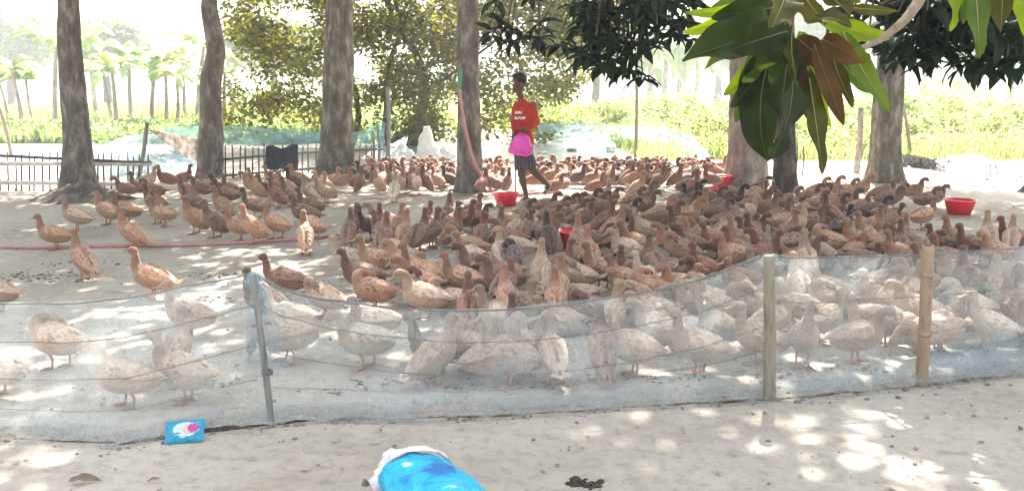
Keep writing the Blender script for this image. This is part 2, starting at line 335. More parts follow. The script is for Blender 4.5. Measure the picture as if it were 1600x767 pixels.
# ------------------------------------------------------------ leaves and crowns
def leaf_cloud(centres, rad, per, L, Wd, droop=.5, seed=0, flat=.7):
    r = np.random.default_rng(seed); centres = np.array(centres, float); n = len(centres) * per
    rad = np.repeat(np.broadcast_to(np.array(rad, float), (len(centres),)), per)
    c = np.repeat(centres, per, axis=0)
    p = r.normal(size=(n, 3)); p /= np.linalg.norm(p, axis=1)[:, None]; p *= (r.random(n) ** .45)[:, None]; p[:, 2] *= flat
    c = c + p * rad[:, None]
    d = r.normal(size=(n, 3)); d[:, 2] = d[:, 2] * .5 - droop; d /= np.linalg.norm(d, axis=1)[:, None]
    s = np.cross(d, r.normal(size=(n, 3))); s /= np.linalg.norm(s, axis=1)[:, None]; up = np.cross(d, s)
    ll = L * (.6 + .8 * r.random(n))[:, None]; ww = Wd * (.6 + .8 * r.random(n))[:, None]
    V = np.empty((n, 4, 3)); V[:, 0] = c; V[:, 1] = c + d * ll * .45 + s * ww * .5 + up * ww * .15; V[:, 2] = c + d * ll; V[:, 3] = c + d * ll * .45 - s * ww * .5 + up * ww * .15
    return V.reshape(-1, 3)
def quads_mesh(name, V):
    n = len(V) // 4; me = bpy.data.meshes.new(name); me.vertices.add(4 * n); me.vertices.foreach_set('co', V.astype(np.float32).ravel())
    me.loops.add(4 * n); me.loops.foreach_set('vertex_index', np.arange(4 * n, dtype=np.int32)); me.polygons.add(n)
    me.polygons.foreach_set('loop_start', np.arange(0, 4 * n, 4, dtype=np.int32)); me.update(calc_edges=True); me.validate(); return me
def clumps(n, R3, seed, shell=.5, zmin=-1):
    r = np.random.default_rng(seed); out = []
    while len(out) < n:
        v = r.normal(size=3); v /= np.linalg.norm(v); v *= r.random() ** (1 / 3) * (1 - shell) + shell * r.random() ** .2 * (shell > 0)
        if v[2] > zmin: out.append(v * np.array(R3))
    return np.array(out)
M['leaf_canopy'] = leafmat('canopy_leaf', (.035, .06, .02), (.05, .09, .025), (.08, .12, .03), trans=.35)
M['leaf_olive'] = leafmat('olive_leaf', (.032, .046, .009), (.075, .088, .014), (.17, .155, .025), trans=.6)
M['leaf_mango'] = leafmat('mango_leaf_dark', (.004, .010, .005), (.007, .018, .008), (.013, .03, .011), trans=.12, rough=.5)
M['leaf_lime'] = leafmat('lime_shrub_leaf', (.13, .18, .06), (.20, .25, .09), (.29, .33, .14), trans=.5)
M['leaf_far'] = leafmat('far_leaf', (.07, .12, .05), (.10, .16, .06), (.15, .20, .08), trans=.4)
M['leaf_banana'] = leafmat('banana_leaf', (.09, .145, .055), (.14, .20, .075), (.20, .25, .10), trans=.5)

def trunk_mb(base, pts, rad, seed=0, n=20, flare=1.5, rough=.06):
    """pts: heights offsets relative to base; lumpy bark-covered trunk with a flared foot"""
    mb = MB(); P = crv(pts, 8); k = len(P); rr = []
    mb.sweep(P, [1.0] * k, n)
    V = mb.V
    for i in range(k):
        t = i / (k - 1); r = rad[0] + (rad[1] - rad[0]) * t
        z = (P[i] - P[0]).length; r *= 1 + (flare - 1) * math.exp(-z / .22)
        for j in range(n):
            v = V[i * n + j]; d = (v - P[i]); a = 2 * math.pi * j / n
            but = 1 + .12 * math.exp(-z / .3) * math.cos(a * 5 + seed)
            q = 1 + rough * nz(math.cos(a) * 1.5 + seed, math.sin(a) * 1.5, z * 1.6) * 2 + rough * nz(math.cos(a) * 5, math.sin(a) * 5 + seed, z * 5)
            V[i * n + j] = P[i] + d * r * q * but
    return mb
CROWN = [quads_mesh('canopy_crown', leaf_cloud(clumps(70, (3.7, 3.7, 1.5), 11 + i, .2), .62, 140, .20, .085, .3, 20 + i)) for i in range(2)]
CROWN.append(quads_mesh('clumpy_crown', leaf_cloud(clumps(29, (3.9, 3.9, 1.3), 91, .1), .86, 330, .22, .10, .3, 92)))
for c in CROWN: c.materials.append(M['leaf_canopy'])
def tall_tree(label, xb, yb, widths, pix, m, crown_z=5.4, ci=0, csc=1.0, group='tall trunks in the duck yard', seed=0, coff=(0, 0)):
    """pix: list of picture points up the trunk, first is the base"""
    b = gp(*pix[0]); Y = b.y; t = empty('tree', b); tag(t, label, 'tree', group)
    P = [dp(x, y, Y) - b for x, y in pix]; P[0] = Vector((0, 0, -.06))
    top = P[-1]; dirv = (P[-1] - P[-2]).normalized(); P += [top + dirv * 1.2 + Vector((0, 0, .5)), Vector((top.x * .9, 0, crown_z + .6))]
    w0, w1 = widths; r0 = w0 / FPX * Y / 2; r1 = w1 / FPX * Y / 2
    trunk_mb(b, P, (r0, r1 * .8), seed).build('trunk', m, t)
    lb = MB(); q = P[-1]
    for k in range(6):
        a = k * 1.05 + seed; e = q + Vector((math.cos(a) * 2.6, math.sin(a) * 2.6, .7)); s0 = P[-2].lerp(q, .4 + .1 * k)
        lb.sweep(crv([s0, s0.lerp(e, .5) + Vector((0, 0, .35)), e], 5), [r1 * .5 * (1 - i / 12) for i in range(11)], 7)
    lb.build('limb', m, t)
    cr = link('crown', CROWN[ci], t); cr.location = (q.x + coff[0], coff[1], crown_z + .3); cr.rotation_euler = (0, 0, seed * 1.7); cr.scale = (csc, csc, 1); cr['kind'] = 'stuff'
    return t
T1 = tall_tree('bare brown trunk rising from the heap of dark soil', 0, 0, (46, 26), [(125, 300), (121, 230), (116, 160), (108, 60), (107, -10)], M['bark'], seed=1, ci=0)
T2 = tall_tree('crooked slim trunk with a knob, beside the draped tarpaulin', 0, 0, (36, 22), [(330, 276), (330, 200), (329, 130), (337, 80), (328, 20), (326, -15)], M['bark'], seed=2, ci=1, coff=(.5, 1))
T3 = tall_tree('thickest grey trunk with mottled lichen, by the picket fence', 0, 0, (52, 40), [(526, 277), (527, 180), (529, 90), (531, -10)], M['bark2'], seed=3, ci=0, coff=(0, .5))
T4 = tall_tree('upright trunk with the pink hose leaning on it', 0, 0, (38, 32), [(735, 299), (733, 200), (731, 90), (730, -10)], M['bark'], seed=4, ci=1)
T5 = tall_tree('slim dark trunk behind the hanging mango leaves', 0, 0, (33, 36), [(1227, 300), (1226, 200), (1226, 100), (1224, -10)], M['bark3'], seed=5, ci=0)
T6 = tall_tree('ridged grey trunk spreading at its foot, behind the right-hand ducks', 0, 0, (48, 34), [(1382, 284), (1386, 200), (1391, 100), (1396, -10)], M['bark2'], seed=6, ci=1, coff=(.5, 0))
T7 = tall_tree('stout pale trunk half hidden by curled mango leaf', 0, 0, (58, 60), [(1166, 288), (1168, 200), (1168, 100), (1168, -10)], M['bark_pale'], seed=7, ci=0, crown_z=5.6)
# trees whose trunks stand outside the picture but whose shade falls in it
for i, (x, y, zc, s, ox, oy) in enumerate([(-6.8, 7.5, 4.9, 1.0, 1, 0), (-8.5, 11, 5.2, 1, 0, 0), (7.8, 8.2, 5.0, 1.05, -.5, 0), (9.5, 12.5, 5.2, 1.0, 0, 0), (5.5, 6.3, 7.6, 1.15, -2.4, 2.8), (-4.6, 4.8, 7.8, 1.15, 2.6, 4.2), (5.0, 2.6, 7.6, 1.1, -.6, 3.6)]):
    t = empty('tree', (x, y, 0)); tag(t, ['bare-trunked shade tree beyond the white cane fence', 'tall shade tree past the corner pole', 'shade tree right of the lone red tub', 'shade tree past the end of the plastic barrier', 'shade tree whose crown hangs over the bamboo post', 'shade tree standing beside the nearest netting', 'shade tree behind the photographer, above the sack'][i], 'tree', 'shade trees beside the yard')
    trunk_mb(None, [Vector((0, 0, -.05)), Vector((.1, 0, 2)), Vector((ox * .5, oy * .5, zc))], (.2, .12), i).build('trunk', M['bark'], t)
    cr = link('crown', CROWN[2] if i > 3 else CROWN[i % 2], t); cr.location = (ox, oy, zc + .3); cr.rotation_euler = (0, 0, i * 1.1); cr.scale = (s, s, 1); cr['kind'] = 'stuff'
# soil heap at the first trunk
def mound(name, c, rx, ry, h, m, label, cat, n=46, seed=0):
    V = []; F = []; rings = 18
    for i in range(rings + 1):
        t = i / rings
        for k in range(n):
            a = 2 * math.pi * k / n; x = math.cos(a) * rx * t; y = math.sin(a) * ry * t
            z = h * (1 - t) ** 1.15 * (1 + .3 * nz(x * 4 + seed, y * 4)) + .05 * nz(x * 9, y * 9, seed) * (1 - t) + .02 * nz(x * 25, y * 25) * (1 - t * t) - .03 * t
            V.append((x, y, z))
    for i in range(rings):
        for k in range(n): F.append((i * n + k, (i + 1) * n + k, (i + 1) * n + (k + 1) % n, i * n + (k + 1) % n))
    return tag(link(name, mesh(name, V, F), None, m), label, cat)
M['soil'] = simple('dark_soil', (.06, .05, .04), (.16, .13, .11), scale=7, rough=1, bump=1.0, bscale=25, c3=(.28, .24, .21), bdist=.04)
mo = mound('soil_heap', None, .78, .55, .27, M['soil'], 'heap of loose dark soil around the foot of the trunk', 'soil heap'); mo.location = gp(128, 311)

# the broad olive tree in the middle distance
bt = empty('tree', gp(655, 228)); tag(bt, 'broad dense olive-leaved tree with forking dark limbs behind the fence', 'tree', 'leafy trees behind the yard')
Yb = bt.location.y; o0 = bt.location.copy()
def L_(x, y, dy=0): return dp(x, y, Yb + dy) - o0
lb = MB(); lb.sweep(crv([Vector((-.2, 0, -.1)), L_(655, 190), L_(662, 150), L_(660, 105)], 6), [.16] * 5 + [.13] * 14, 12); lb.build('trunk', M['bark3'], bt)
for pts, r in [([L_(660, 110), L_(645, 75), L_(628, 55), L_(625, 30), L_(600, -60)], .10), ([L_(660, 110), L_(680, 98), L_(715, 95)], .07), ([Vector((-.9, 0, -.1)), L_(604, 180), L_(606, 110), L_(622, 60)], .10),
               ([L_(625, 60), L_(612, 20), L_(590, -20)], .07), ([Vector((-1.7, .3, 0)), L_(560, 180, .3), L_(545, 120, .3), L_(500, 60, .3)], .09), ([Vector((-.1, 0, 0)), L_(640, 205), L_(610, 222)], .14),
               ([L_(655, 150), L_(700, 120), L_(780, 60)], .06)]:
    P = crv(pts, 6); mb = MB(); mb.sweep(P, [r * (1 - .6 * i / len(P)) for i in range(len(P))], 8); mb.build('limb', M['bark3'], bt)
cl = []
r_ = np.random.default_rng(5)
while len(cl) < 470:      # clump centres given over the crown's outline
    x = r_.uniform(350, 1000); y = r_.uniform(-150, 215)
    if y > 0:
        lo = 352 + 22 * nz(y * .03, 1); hi = 985 - y * .55
        if x < lo or x > hi: continue
        if x < 500 and y > 190 - (x - 350) * .05: continue
        if 500 < x < 600 and y > 192: continue
        if x > 750 and y > 212: continue
        if nz(x * .013, y * .02, 4) < -.33: continue
    p = dp(x, y, Yb + r_.uniform(-2.2, 2.6)) - o0; cl.append(tuple(p))
o = link('crown', quads_mesh('olive_crown', leaf_cloud(cl, .52, 130, .15, .065, .4, 3)), bt, M['leaf_olive']); o['kind'] = 'stuff'
# a paler spindly tree behind it
def leafy(label, base, trunk, clist, per, L, Wd, m, rad=.5, cat='tree', group='leafy trees behind the yard', name='tree', seed=0, flat=.7):
    t = empty(name, base); tag(t, label, cat, group); mb = MB(); h = trunk[1]
    mb.sweep(crv([(0, 0, -.1), (.05, 0, h * .5), (0, .1, h)], 5), [trunk[0] * (1 - i / 16) for i in range(11)], 8)
    for c in clist[:5]: mb.sweep(crv([(0, 0, h * .6), Vector(c) * .6 + Vector((0, 0, h * .3)), Vector(c)], 4), [trunk[0] * .4 * (1 - i / 12) for i in range(9)], 5)
    mb.build('trunk', M['bark3'] if name == 'tree' else M['wood'], t)
    o = link('crown' if name == 'tree' else 'foliage', quads_mesh('foliage', leaf_cloud(clist, rad, per, L, Wd, .2, seed, flat)), t, m); o['kind'] = 'stuff'
    return t
FT = [(1120, 165, 60, 120, 'far hazy tree right of the palms'), (1300, 168, 58, 150, 'far blue-grey tree behind the slender leaning pole'), (1440, 166, 66, 190, 'far blue-grey tree above the lime bushes'),
      (1575, 166, 60, 170, 'far blue-grey tree at the edge of the view over the plastic barrier'), (930, 168, 52, 130, 'far pale tree behind the pole and dark mango sprays'), (170, 178, 50, 110, 'far pale round-topped tree among the banana plants'), (20, 176, 60, 130, 'far pale tree behind the first banana plants'), (430, 178, 55, 120, 'far pale tree seen under the olive crown')]
for i, (x, y, Y, w, lab) in enumerate(FT):
    b = Vector((dp(x, y, Y).x, Y, 0)); rr = w / FPX * Y / 2
    c = clumps(42, (rr * 1.2, rr * .8, rr * .62), 50 + i, .3) + np.array([0, 0, rr * 1.0 + 1.5])
    leafy(lab, b, (.3, rr + 1), [tuple(q) for q in c], 90, .55, .3, M['leaf_far'], rad=rr * .33, group='far hazy trees', seed=i)
# lime green bushes
BU = [(1130, 236, 19.5, 1.5, .95), (1200, 225, 21, 1.6, 1.1), (1290, 240, 18.5, 1.5, .8), (1320, 215, 23, 2.0, 1.25), (1430, 215, 22, 1.9, 1.25), (1500, 228, 19.5, 1.5, .75), (1570, 222, 20.5, 1.7, .9), (1080, 200, 26, 1.6, 1.2), (1010, 192, 28, 1.7, 1.1),
      (920, 195, 27, 1.6, 1.1), (1560, 190, 30, 3, 1.3), (1620, 210, 24, 2, 1.2), (860, 205, 24, 1.4, .9), (1380, 190, 30, 3, 1.5), (1240, 185, 32, 3, 1.7), (1470, 185, 33, 3, 1.8)]
BL = ['bright lime bush right of the blue net', 'lime bush behind the slim dark trunk', 'low lime bush left of the leaning weathered pole', 'tall lime bush behind the weathered pole', 'rounded yellow-green bush right of the ridged trunk', 'small bushy green clump standing in front of the lime growth', 'lime clump over the end of the plastic barrier',
      'pale bush above the blue net with thin sticks', 'pale bush right of the tall thin pole', 'pale bush left of the tall thin pole', 'broad pale thicket far behind the plastic barrier', 'lime bush cut by the edge of the view', 'pale low bush behind the walking boy', 'broad pale thicket behind the ridged trunk', 'broad pale thicket behind the mango leaves', 'broad pale thicket behind the lime bushes']
for i, ((x, y, Y, w, h), lab) in enumerate(zip(BU, BL)):
    b = Vector((dp(x, y, Y).x, Y, 0)); c = clumps(34, (w, w * .6, h * .5), 80 + i, .35) + np.array([0, 0, h * .48])
    leafy(lab, b, (.03, h * .6), [tuple(q) for q in c], 95, .14, .06, M['leaf_lime'], rad=.30, cat='bush', group='lime green bushes beyond the yard', name='bush', seed=200 + i, flat=.9)
# crop strip and tall grass (uncountable)
def grass(name, region, n, hgt, wid, m, label, seed=0):
    r = np.random.default_rng(seed); x0, x1, y0, y1 = region
    Y = r.uniform(y0, y1, n); X = r.uniform(x0, x1, n) * 1.0
    c = np.stack([X, Y, np.zeros(n)], 1); a = r.uniform(0, 2 * np.pi, n); lean = np.stack([np.cos(a), np.sin(a), np.zeros(n)], 1)
    h = hgt * (.5 + r.random(n))[:, None]; s = np.stack([-np.sin(a), np.cos(a), np.zeros(n)], 1) * wid
    V = np.empty((n, 4, 3)); V[:, 0] = c - s * .5; V[:, 1] = c + s * .5; V[:, 2] = c + lean * h * .35 + np.array([0, 0, 1]) * h * .9 + s * .25; V[:, 3] = c + lean * h * .2 + np.array([0, 0, 1]) * h * .6 - s * .6
    return tag(link(name, quads_mesh(name, V.reshape(-1, 3)), None, m), label, 'grass', None, 'stuff')
grass('crop_leaves', (-15.5, -3.5, 21.0, 27.5), 9000, .30, .10, M['leaf_banana'], 'strip of low broad-leaved green crops beyond the fence', 1)
grass('tall_grass', (2.5, 16, 16.3, 30), 60000, .28, .012, M['leaf_lime'], 'tall sunlit yellow-green grass beyond the plastic barrier', 2)
grass('field_grass', (-26, 4, 28, 48), 40000, .4, .05, M['leaf_lime'], 'bright grass of the far field under the banana plants', 3)
r = np.random.default_rng(77); cc = []
for _ in range(520):
    y = 16.9 + 12 * r.random() ** 1.6; x = r.uniform(2.2, 15.5) * (y / 17)
    if x < 3.9 and y < 18.5: continue
    cc.append((x, y, .12 + .22 * r.random()))
tag(link('undergrowth', quads_mesh('undergrowth', leaf_cloud(cc, .42, 130, .085, .045, .1, 31, .7)), None, M['leaf_lime']), 'lime green leafy undergrowth covering the bank beyond the yard', 'undergrowth', None, 'stuff')
cc = [(x, y, .1 + .15 * r.random()) for x, y in zip(r.uniform(-17, -3, 130), r.uniform(20.5, 27.5, 130))]
tag(link('undergrowth', quads_mesh('crop_foliage', leaf_cloud(cc, .40, 70, .16, .10, .1, 32, .7)), None, M['leaf_banana']), 'low green broad-leaved growth beyond the white netting', 'undergrowth', None, 'stuff')
# banana plants and palms
def banana_meshes():
    out = []
    for s in range(3):
        r = random.Random(s); lv = []
        for k in range(10):
            a = k * 2.4 + r.random(); L = r.uniform(.95, 1.6); up = r.uniform(.7, 1.45); V = []; F = []; n = 11
            for i in range(n):
                t = i / (n - 1); d = L * t * math.cos(up * .75) ; z = 1.75 + math.sin(up) * L * t - .95 * L * t * t * (1.2 - up * .35)
                w = .165 * math.sin(math.pi * min(1, t * .9 + .06)) ** .6 * (1 if t < .97 else .2) * (t > .1) + .02
                tn = (1 - .45 * (i % 2) * r.random()); c = Vector((math.cos(a) * d, math.sin(a) * d, z)); sd_ = Vector((-math.sin(a), math.cos(a), 0))
                V += [c - sd_ * w * tn - Vector((0, 0, w * .55)), c, c + sd_ * w * tn - Vector((0, 0, w * .55))]
            for i in range(n - 1):
                F += [(i * 3, i * 3 + 1, i * 3 + 4, i * 3 + 3), (i * 3 + 1, i * 3 + 2, i * 3 + 5, i * 3 + 4)]
            me = mesh('banana_leaf', V, F); me.materials.append(M['leaf_banana']); lv.append(me)
        mb = MB(); mb.sweep(crv([(0, 0, -.05), (.03, 0, .9), (0, 0, 1.8)], 4), [.075 - .004 * i for i in range(9)], 8); st = mb.me('banana_stem'); st.materials.append(M['bark_pale'])
        out.append((st, lv))
    return out
BM = banana_meshes()
BP = [(18, 202, .9), (36, 200, .8), (58, 203, 1.0), (88, 198, 1.05), (150, 200, 1.0), (168, 196, 1.1), (188, 198, 1.0), (210, 202, .9), (236, 199, 1.15), (258, 202, .85), (278, 199, 1.1), (293, 202, .95), (305, 197, 1.05), (352, 202, .9), (372, 199, 1.0)]
BLAB = ['first banana plant beside the leaning corner pole', 'small banana plant just right of the first one', 'banana plant left of the bare brown trunk, third of the row', 'banana plant touching the left side of the bare brown trunk', 'banana plant touching the right side of the bare brown trunk', 'tall banana plant under the round-topped far tree', 'third banana plant right of the bare brown trunk',
        'short banana plant above the white netting', 'tallest banana plant, above the slanted post', 'low banana plant just right of the tallest one', 'banana plant above the hanging tarpaulin', 'second banana plant above the hanging tarpaulin', 'banana plant left of the crooked slim trunk', 'banana plant right of the crooked slim trunk', 'banana plant at the edge of the olive crown']
for i, ((x, y, s), lab) in enumerate(zip(BP, BLAB)):
    t = empty('banana_plant', gp(x + random.uniform(-7, 7), y + [-7, 3, -2, 6, -9, 0, 8][i % 7]), i * 1.3); s *= [.85, 1.1, .7, 1.0, 1.2, .8, .95, 1.15][i % 8]; t.scale = (s * 1.15, s * 1.15, s * random.uniform(1.15, 1.45)); tag(t, lab, 'banana plant', 'banana plants along the far field'); t.rotation_euler = (random.uniform(-.12, .12), random.uniform(-.14, .14), i * 1.3)
    st, lv = BM[i % 3]; link('stem', st, t)
    for me in lv: link('leaf', me, t)
M['leaf_palm'] = leafmat('palm_leaf', (.10, .15, .06), (.14, .2, .08), (.2, .25, .1), trans=.4)
for i, (x, Y, h, lab) in enumerate([(1012, 44, 3.6, 'slender pale palm just right of the tall thin pole'), (1035, 48, 4.3, 'pale palm in the middle of the far group'), (1058, 46, 4.0, 'pale palm at the right of the far group'), (1085, 52, 3.6, 'smallest pale palm beside the hanging leaves')]):
    t = empty('palm_tree', (dp(x, 180, Y).x, Y, 0)); tag(t, lab, 'palm tree', 'far palms'); mb = MB()
    mb.sweep(crv([(0, 0, -.1), (.1, 0, h * .5), (0, 0, h)], 5), [.16] * 11, 8); mb.build('trunk', M['bark_pale'], t)
    for k in range(12):
        a = k * .53 + i; V = []; F = []; n = 9; L = 1.9; e = .9 - .5 * (k % 3)
        for j in range(n):
            tt = j / (n - 1); c = Vector((math.cos(a) * L * tt, math.sin(a) * L * tt, h + L * tt * e - L * 1.1 * tt * tt)); w = .32 * math.sin(math.pi * (tt * .85 + .1)); sv = Vector((-math.sin(a), math.cos(a), 0))
            V += [c - sv * w - Vector((0, 0, w)), c, c + sv * w - Vector((0, 0, w))]
        for j in range(n - 1): F += [(j * 3, j * 3 + 1, j * 3 + 4, j * 3 + 3), (j * 3 + 1, j * 3 + 2, j * 3 + 5, j * 3 + 4)]
        link('leaf', mesh('palm_leaf', V, F), t, M['leaf_palm'])
# distant low wooded skyline
V = []; cs = [(x, 170 + 25 * nz(x * .02), 2.5 + 3.5 * abs(nz(x * .035, 7))) for x in range(-190, 200, 4)]
o = link('woods', quads_mesh('woods', leaf_cloud([(a, b, c * .6) for a, b, c in cs], 5.0, 260, 1.3, .8, 0, 9, .7)), None, M['leaf_far']); tag(o, 'pale blue line of distant woods along the horizon', 'woods', None, 'stuff')

# ------------------------------------------------------------ fences, poles, background nets
def pole(name, a, b, r, m, label, cat='pole', group=None, r2=None, bend=.02, parent=None, seed=0):
    a, b = Vector(a), Vector(b); root = a.copy(); mb = MB(); P = crv([Vector((0, 0, -.05)), (b - a) * .5 + Vector((bend, 0, 0)), b - a], 6); r2 = r2 or r * .85
    k = len(P); mb.sweep(P, [(r + (r2 - r) * i / k) * (1 + .12 * nz(i * .9, seed)) for i in range(k)], 10)
    o = mb.build(name, m, parent); o.location = root if not parent else root
    if cat: tag(o, label, cat, group)
    return o
def gpole(name, x0, y0, x1, y1, r, m, label, **k):
    a = gp(x0, y0); return pole(name, a, dp(x1, y1, a.y), r, m, label, **k)
gpole('slanted_post', 215, 281, 230, 192, .035, M['woodgrey'], 'slanted grey post tied to the hanging tarpaulin')
gpole('thin_pole', 993, 247, 994, 95, .035, M['wood'], 'tall thin straight pole behind the packed far ducks')
gpole('fence_pole', 606, 252, 606, 135, .045, M['woodgrey'], 'upright grey pole at the end of the picket fence')
gpole('weathered_pole', 1338, 270, 1345, 168, .055, M['bark_pale'], 'thick pale weathered pole left of the ridged trunk')
gpole('leaning_pole', 1424, 248, 1408, 150, .035, M['wood'], 'thin brown pole leaning behind the ridged trunk')
gpole('corner_pole', 18, 242, -2, 165, .04, M['wood'], 'thin leaning pole at the corner beside the white cane fence')
for i, (x, y, y1, lab) in enumerate([(1060, 238, 190, 'short dark stick standing in the blue net'), (1080, 243, 205, 'second short dark stick at the end of the blue net'), (1108, 235, 200, 'thin twig beside the lime bush'), (1253, 275, 228, 'thin stick just right of the slim dark trunk'), (1243, 277, 215, 'thin stick touching the slim dark trunk'), (1040, 215, 165, 'tall twig above the blue net')]):
    gpole('stick', x, y, x + 2, y1, .012, M['wooddark'], lab, cat='stick')
def picket_fence(label, line, tops, xs, mp, rails, mr, r=.016, group='picket fences behind the yard'):
    a0 = gp(*line[0]); t = empty('picket_fence', a0); tag(t, label, 'fence', group); Ls = [gp(*p) for p in line]
    def at(px):
        for (p, q), (A, B) in zip(zip(line, line[1:]), zip(Ls, Ls[1:])):
            if p[0] <= px <= q[0]:
                k = (px - p[0]) / (q[0] - p[0]); g = gp(px, p[1] + (q[1] - p[1]) * k); return g
        return Ls[-1]
    for i, px in enumerate(xs):
        g = at(px); top = dp(px + random.uniform(-2, 2), tops + random.uniform(-5, 4) + (g.y and 0), g.y); mb = MB()
        d = top - g; mb.sweep([Vector((0, 0, -.05)), d * .5 + Vector((random.uniform(-.01, .01), 0, 0)), d * .97, d], [(r, r * .6), (r, r * .6), (r * .85, r * .5), (r * .3, r * .2)], 6)
        o = mb.build('picket', mp, t); o.location = g - a0
    for yo, rr, mm in rails:
        P = []
        for p in line:
            g = at(p[0]); P.append(dp(p[0], yo(p[0]), g.y) - a0 + Vector((0, -.03, 0)))
        mb = MB(); Q = crv(P, 8); mb.sweep(Q, [rr * (1 + .2 * nz(i * .8)) for i in range(len(Q))], 7); mb.build('rail', mm, t)
    return t
picket_fence('pale cane picket fence behind the bare brown trunk', [(-60, 297), (120, 300), (238, 292)], 241, [x + random.uniform(-3, 3) for x in range(-55, 238, 11)], M['wooddark'], [(lambda x: 243 + x * .048, .022, M['wooddark']), (lambda x: 256, .03, M['white_slat']), (lambda x: 285 + x * .01, .03, M['white_slat'])], M['white_slat'])
picket_fence('dark thin picket fence on both sides of the thickest trunk', [(340, 280), (480, 270), (600, 258)], 226, [x + random.uniform(-2, 2) for x in range(343, 602, 10)], M['wooddark'], [(lambda x: 250 - (x - 340) * .085 if x < 480 else 238 - (x - 480) * .04, .02, M['wooddark']), (lambda x: 275 - (x - 340) * .08, .018, M['wooddark'])], M['wooddark'], r=.02)
gpole('fence_stake', 592, 258, 590, 195, .03, M['woodgrey'], 'grey stake left of the upright pole', cat='stake')
gpole('fence_stake', 583, 258, 582, 205, .025, M['woodgrey'], 'thinner stake under the torn corner of teal net', cat='stake')
def drape(name, grid_pts, m, label, cat, nu=40, nv=14, wr=.05, group=None, kind=None, freq=3, parent=None, th=0.0):
    """grid_pts: rows of control points (top row first), bilinear patch with wrinkles"""
    rows = [crv(r, 12) for r in grid_pts]; n = min(len(r) for r in rows); V = []; F = []
    o0 = Vector(rows[-1][0])
    for j in range(nv + 1):
        t = j / nv * (len(rows) - 1); a = min(int(t), len(rows) - 2); k = t - a
        for i in range(n):
            p = rows[a][i].lerp(rows[a + 1][i], k)
            w = wr * (nz(i * .9 / freq * 3, j * .25, 3) + .5 * nz(i * 2.1, j * .5, 8))
            V.append(p + Vector((w * .2, w, w * .25)) - o0)
    for j in range(nv):
        for i in range(n - 1): F.append((j * n + i, j * n + i + 1, (j + 1) * n + i + 1, (j + 1) * n + i))
    o = link(name, mesh(name, V, F), parent, m); o.location = o0
    if cat: tag(o, label, cat, group, kind)
    return o
M['net_teal'] = netmat('teal_net', (.34, .62, .70), .35, .72, 2, (1, 1, 3))
M['net_pale'] = netmat('pale_blue_net', (.27, .44, .50), .4, .75, 2, (1, 1, 1))
M['plastic'] = netmat('white_plastic', (.40, .56, .62), .35, .8, 3)
M['tarp'] = netmat('brown_tarpaulin', (.34, .27, .24), .92, 1.0, 3)
M['plasticgrey'] = simple('grey_plastic_sheet', (.055, .055, .053), (.15, .15, .145), scale=5, rough=.45, bump=.8, bscale=14, spec=.4, bdist=.03)
M['cloth_dark'] = simple('dark_cloth', (.03, .03, .045), (.06, .06, .085), scale=20, rough=.95, bump=.6)
drape('teal_net', [[dp(255, 200, 19), dp(330, 196, 18.5), dp(430, 200, 18), dp(540, 208, 17), dp(600, 190, 16)], [dp(255, 212, 19), dp(330, 222, 18.5), dp(430, 228, 18), dp(540, 228, 17), dp(600, 236, 16)]], M['net_teal'], 'teal net stretched above the dark picket fence', 'net', wr=.12)
drape('white_net', [[dp(60, 236, 19), dp(140, 232, 19), dp(200, 212, 19), dp(260, 212, 18), dp(335, 240, 16)], [gp(60, 268), gp(140, 276), gp(200, 284), gp(250, 280), gp(335, 272)]], M['plastic'], 'white netting draped behind the slanted post', 'net', wr=.18)
drape('blue_net', [[dp(840, 192, 19.5), dp(900, 190, 19.5), dp(960, 196, 19), dp(1020, 198, 18), dp(1075, 210, 16.5), dp(1110, 243, 15.2)], [gp(840, 222), gp(900, 218), gp(960, 226), gp(1020, 240), gp(1075, 250), gp(1112, 254)]], M['net_pale'], 'pale blue net sagging behind the far ducks', 'net', wr=.15)
drape('tarpaulin', [[dp(233, 202, 14.3), dp(262, 208, 14.0), dp(300, 216, 13.6), dp(325, 224, 13.4)], [dp(233, 203, 14.3), dp(262, 226, 14.0), dp(297, 248, 13.6), dp(325, 250, 13.4)]], M['tarp'], 'brown tarpaulin hanging like a hammock from the slanted post', 'tarpaulin', wr=.05)
o = drape('dark_cloth', [[dp(415, 229, 13.6), dp(426, 227, 13.6), dp(440, 232, 13.6), dp(455, 226, 13.6), dp(465, 225, 13.6)], [dp(414, 264, 13.6), dp(428, 266, 13.6), dp(440, 264, 13.6), dp(455, 267, 13.6), dp(466, 265, 13.6)]], M['cloth_dark'], 'dark cloth hung to dry over the picket fence', 'cloth', wr=.03)
# white sack cone and pile of white sacks, grey plastic barrier
M['sackwhite'] = simple('white_sack', (.55, .56, .54), (.75, .76, .74), scale=9, rough=.7, bump=.9, bscale=12, bdist=.04)
mb = MB(); c0 = gp(668, 250); mb.sweep([Vector((0, 0, z)) + Vector((.04 * nz(z * 4), .03 * nz(z * 3, 5), 0)) for z in np.linspace(-.02, .66, 14)], [(.34 - .28 * (i / 13) ** .8) * (1 + .25 * nz(i * .8, 2)) for i in range(14)], 18)
o = mb.build('white_sack', M['sackwhite']); o.location = c0; tag(o, 'tall white net sack standing like a cone before the olive tree', 'sack')
for i, (x, y, rx, h, lab) in enumerate([(625, 248, .62, .30, 'low white plastic heap left of the cone-shaped sack'), (695, 246, .35, .2, 'small white heap right of the cone-shaped sack')]):
    o = mound('plastic_heap', None, rx, rx * .6, h, M['sackwhite'], lab, 'plastic heap', seed=i * 9); o.location = gp(x, y)
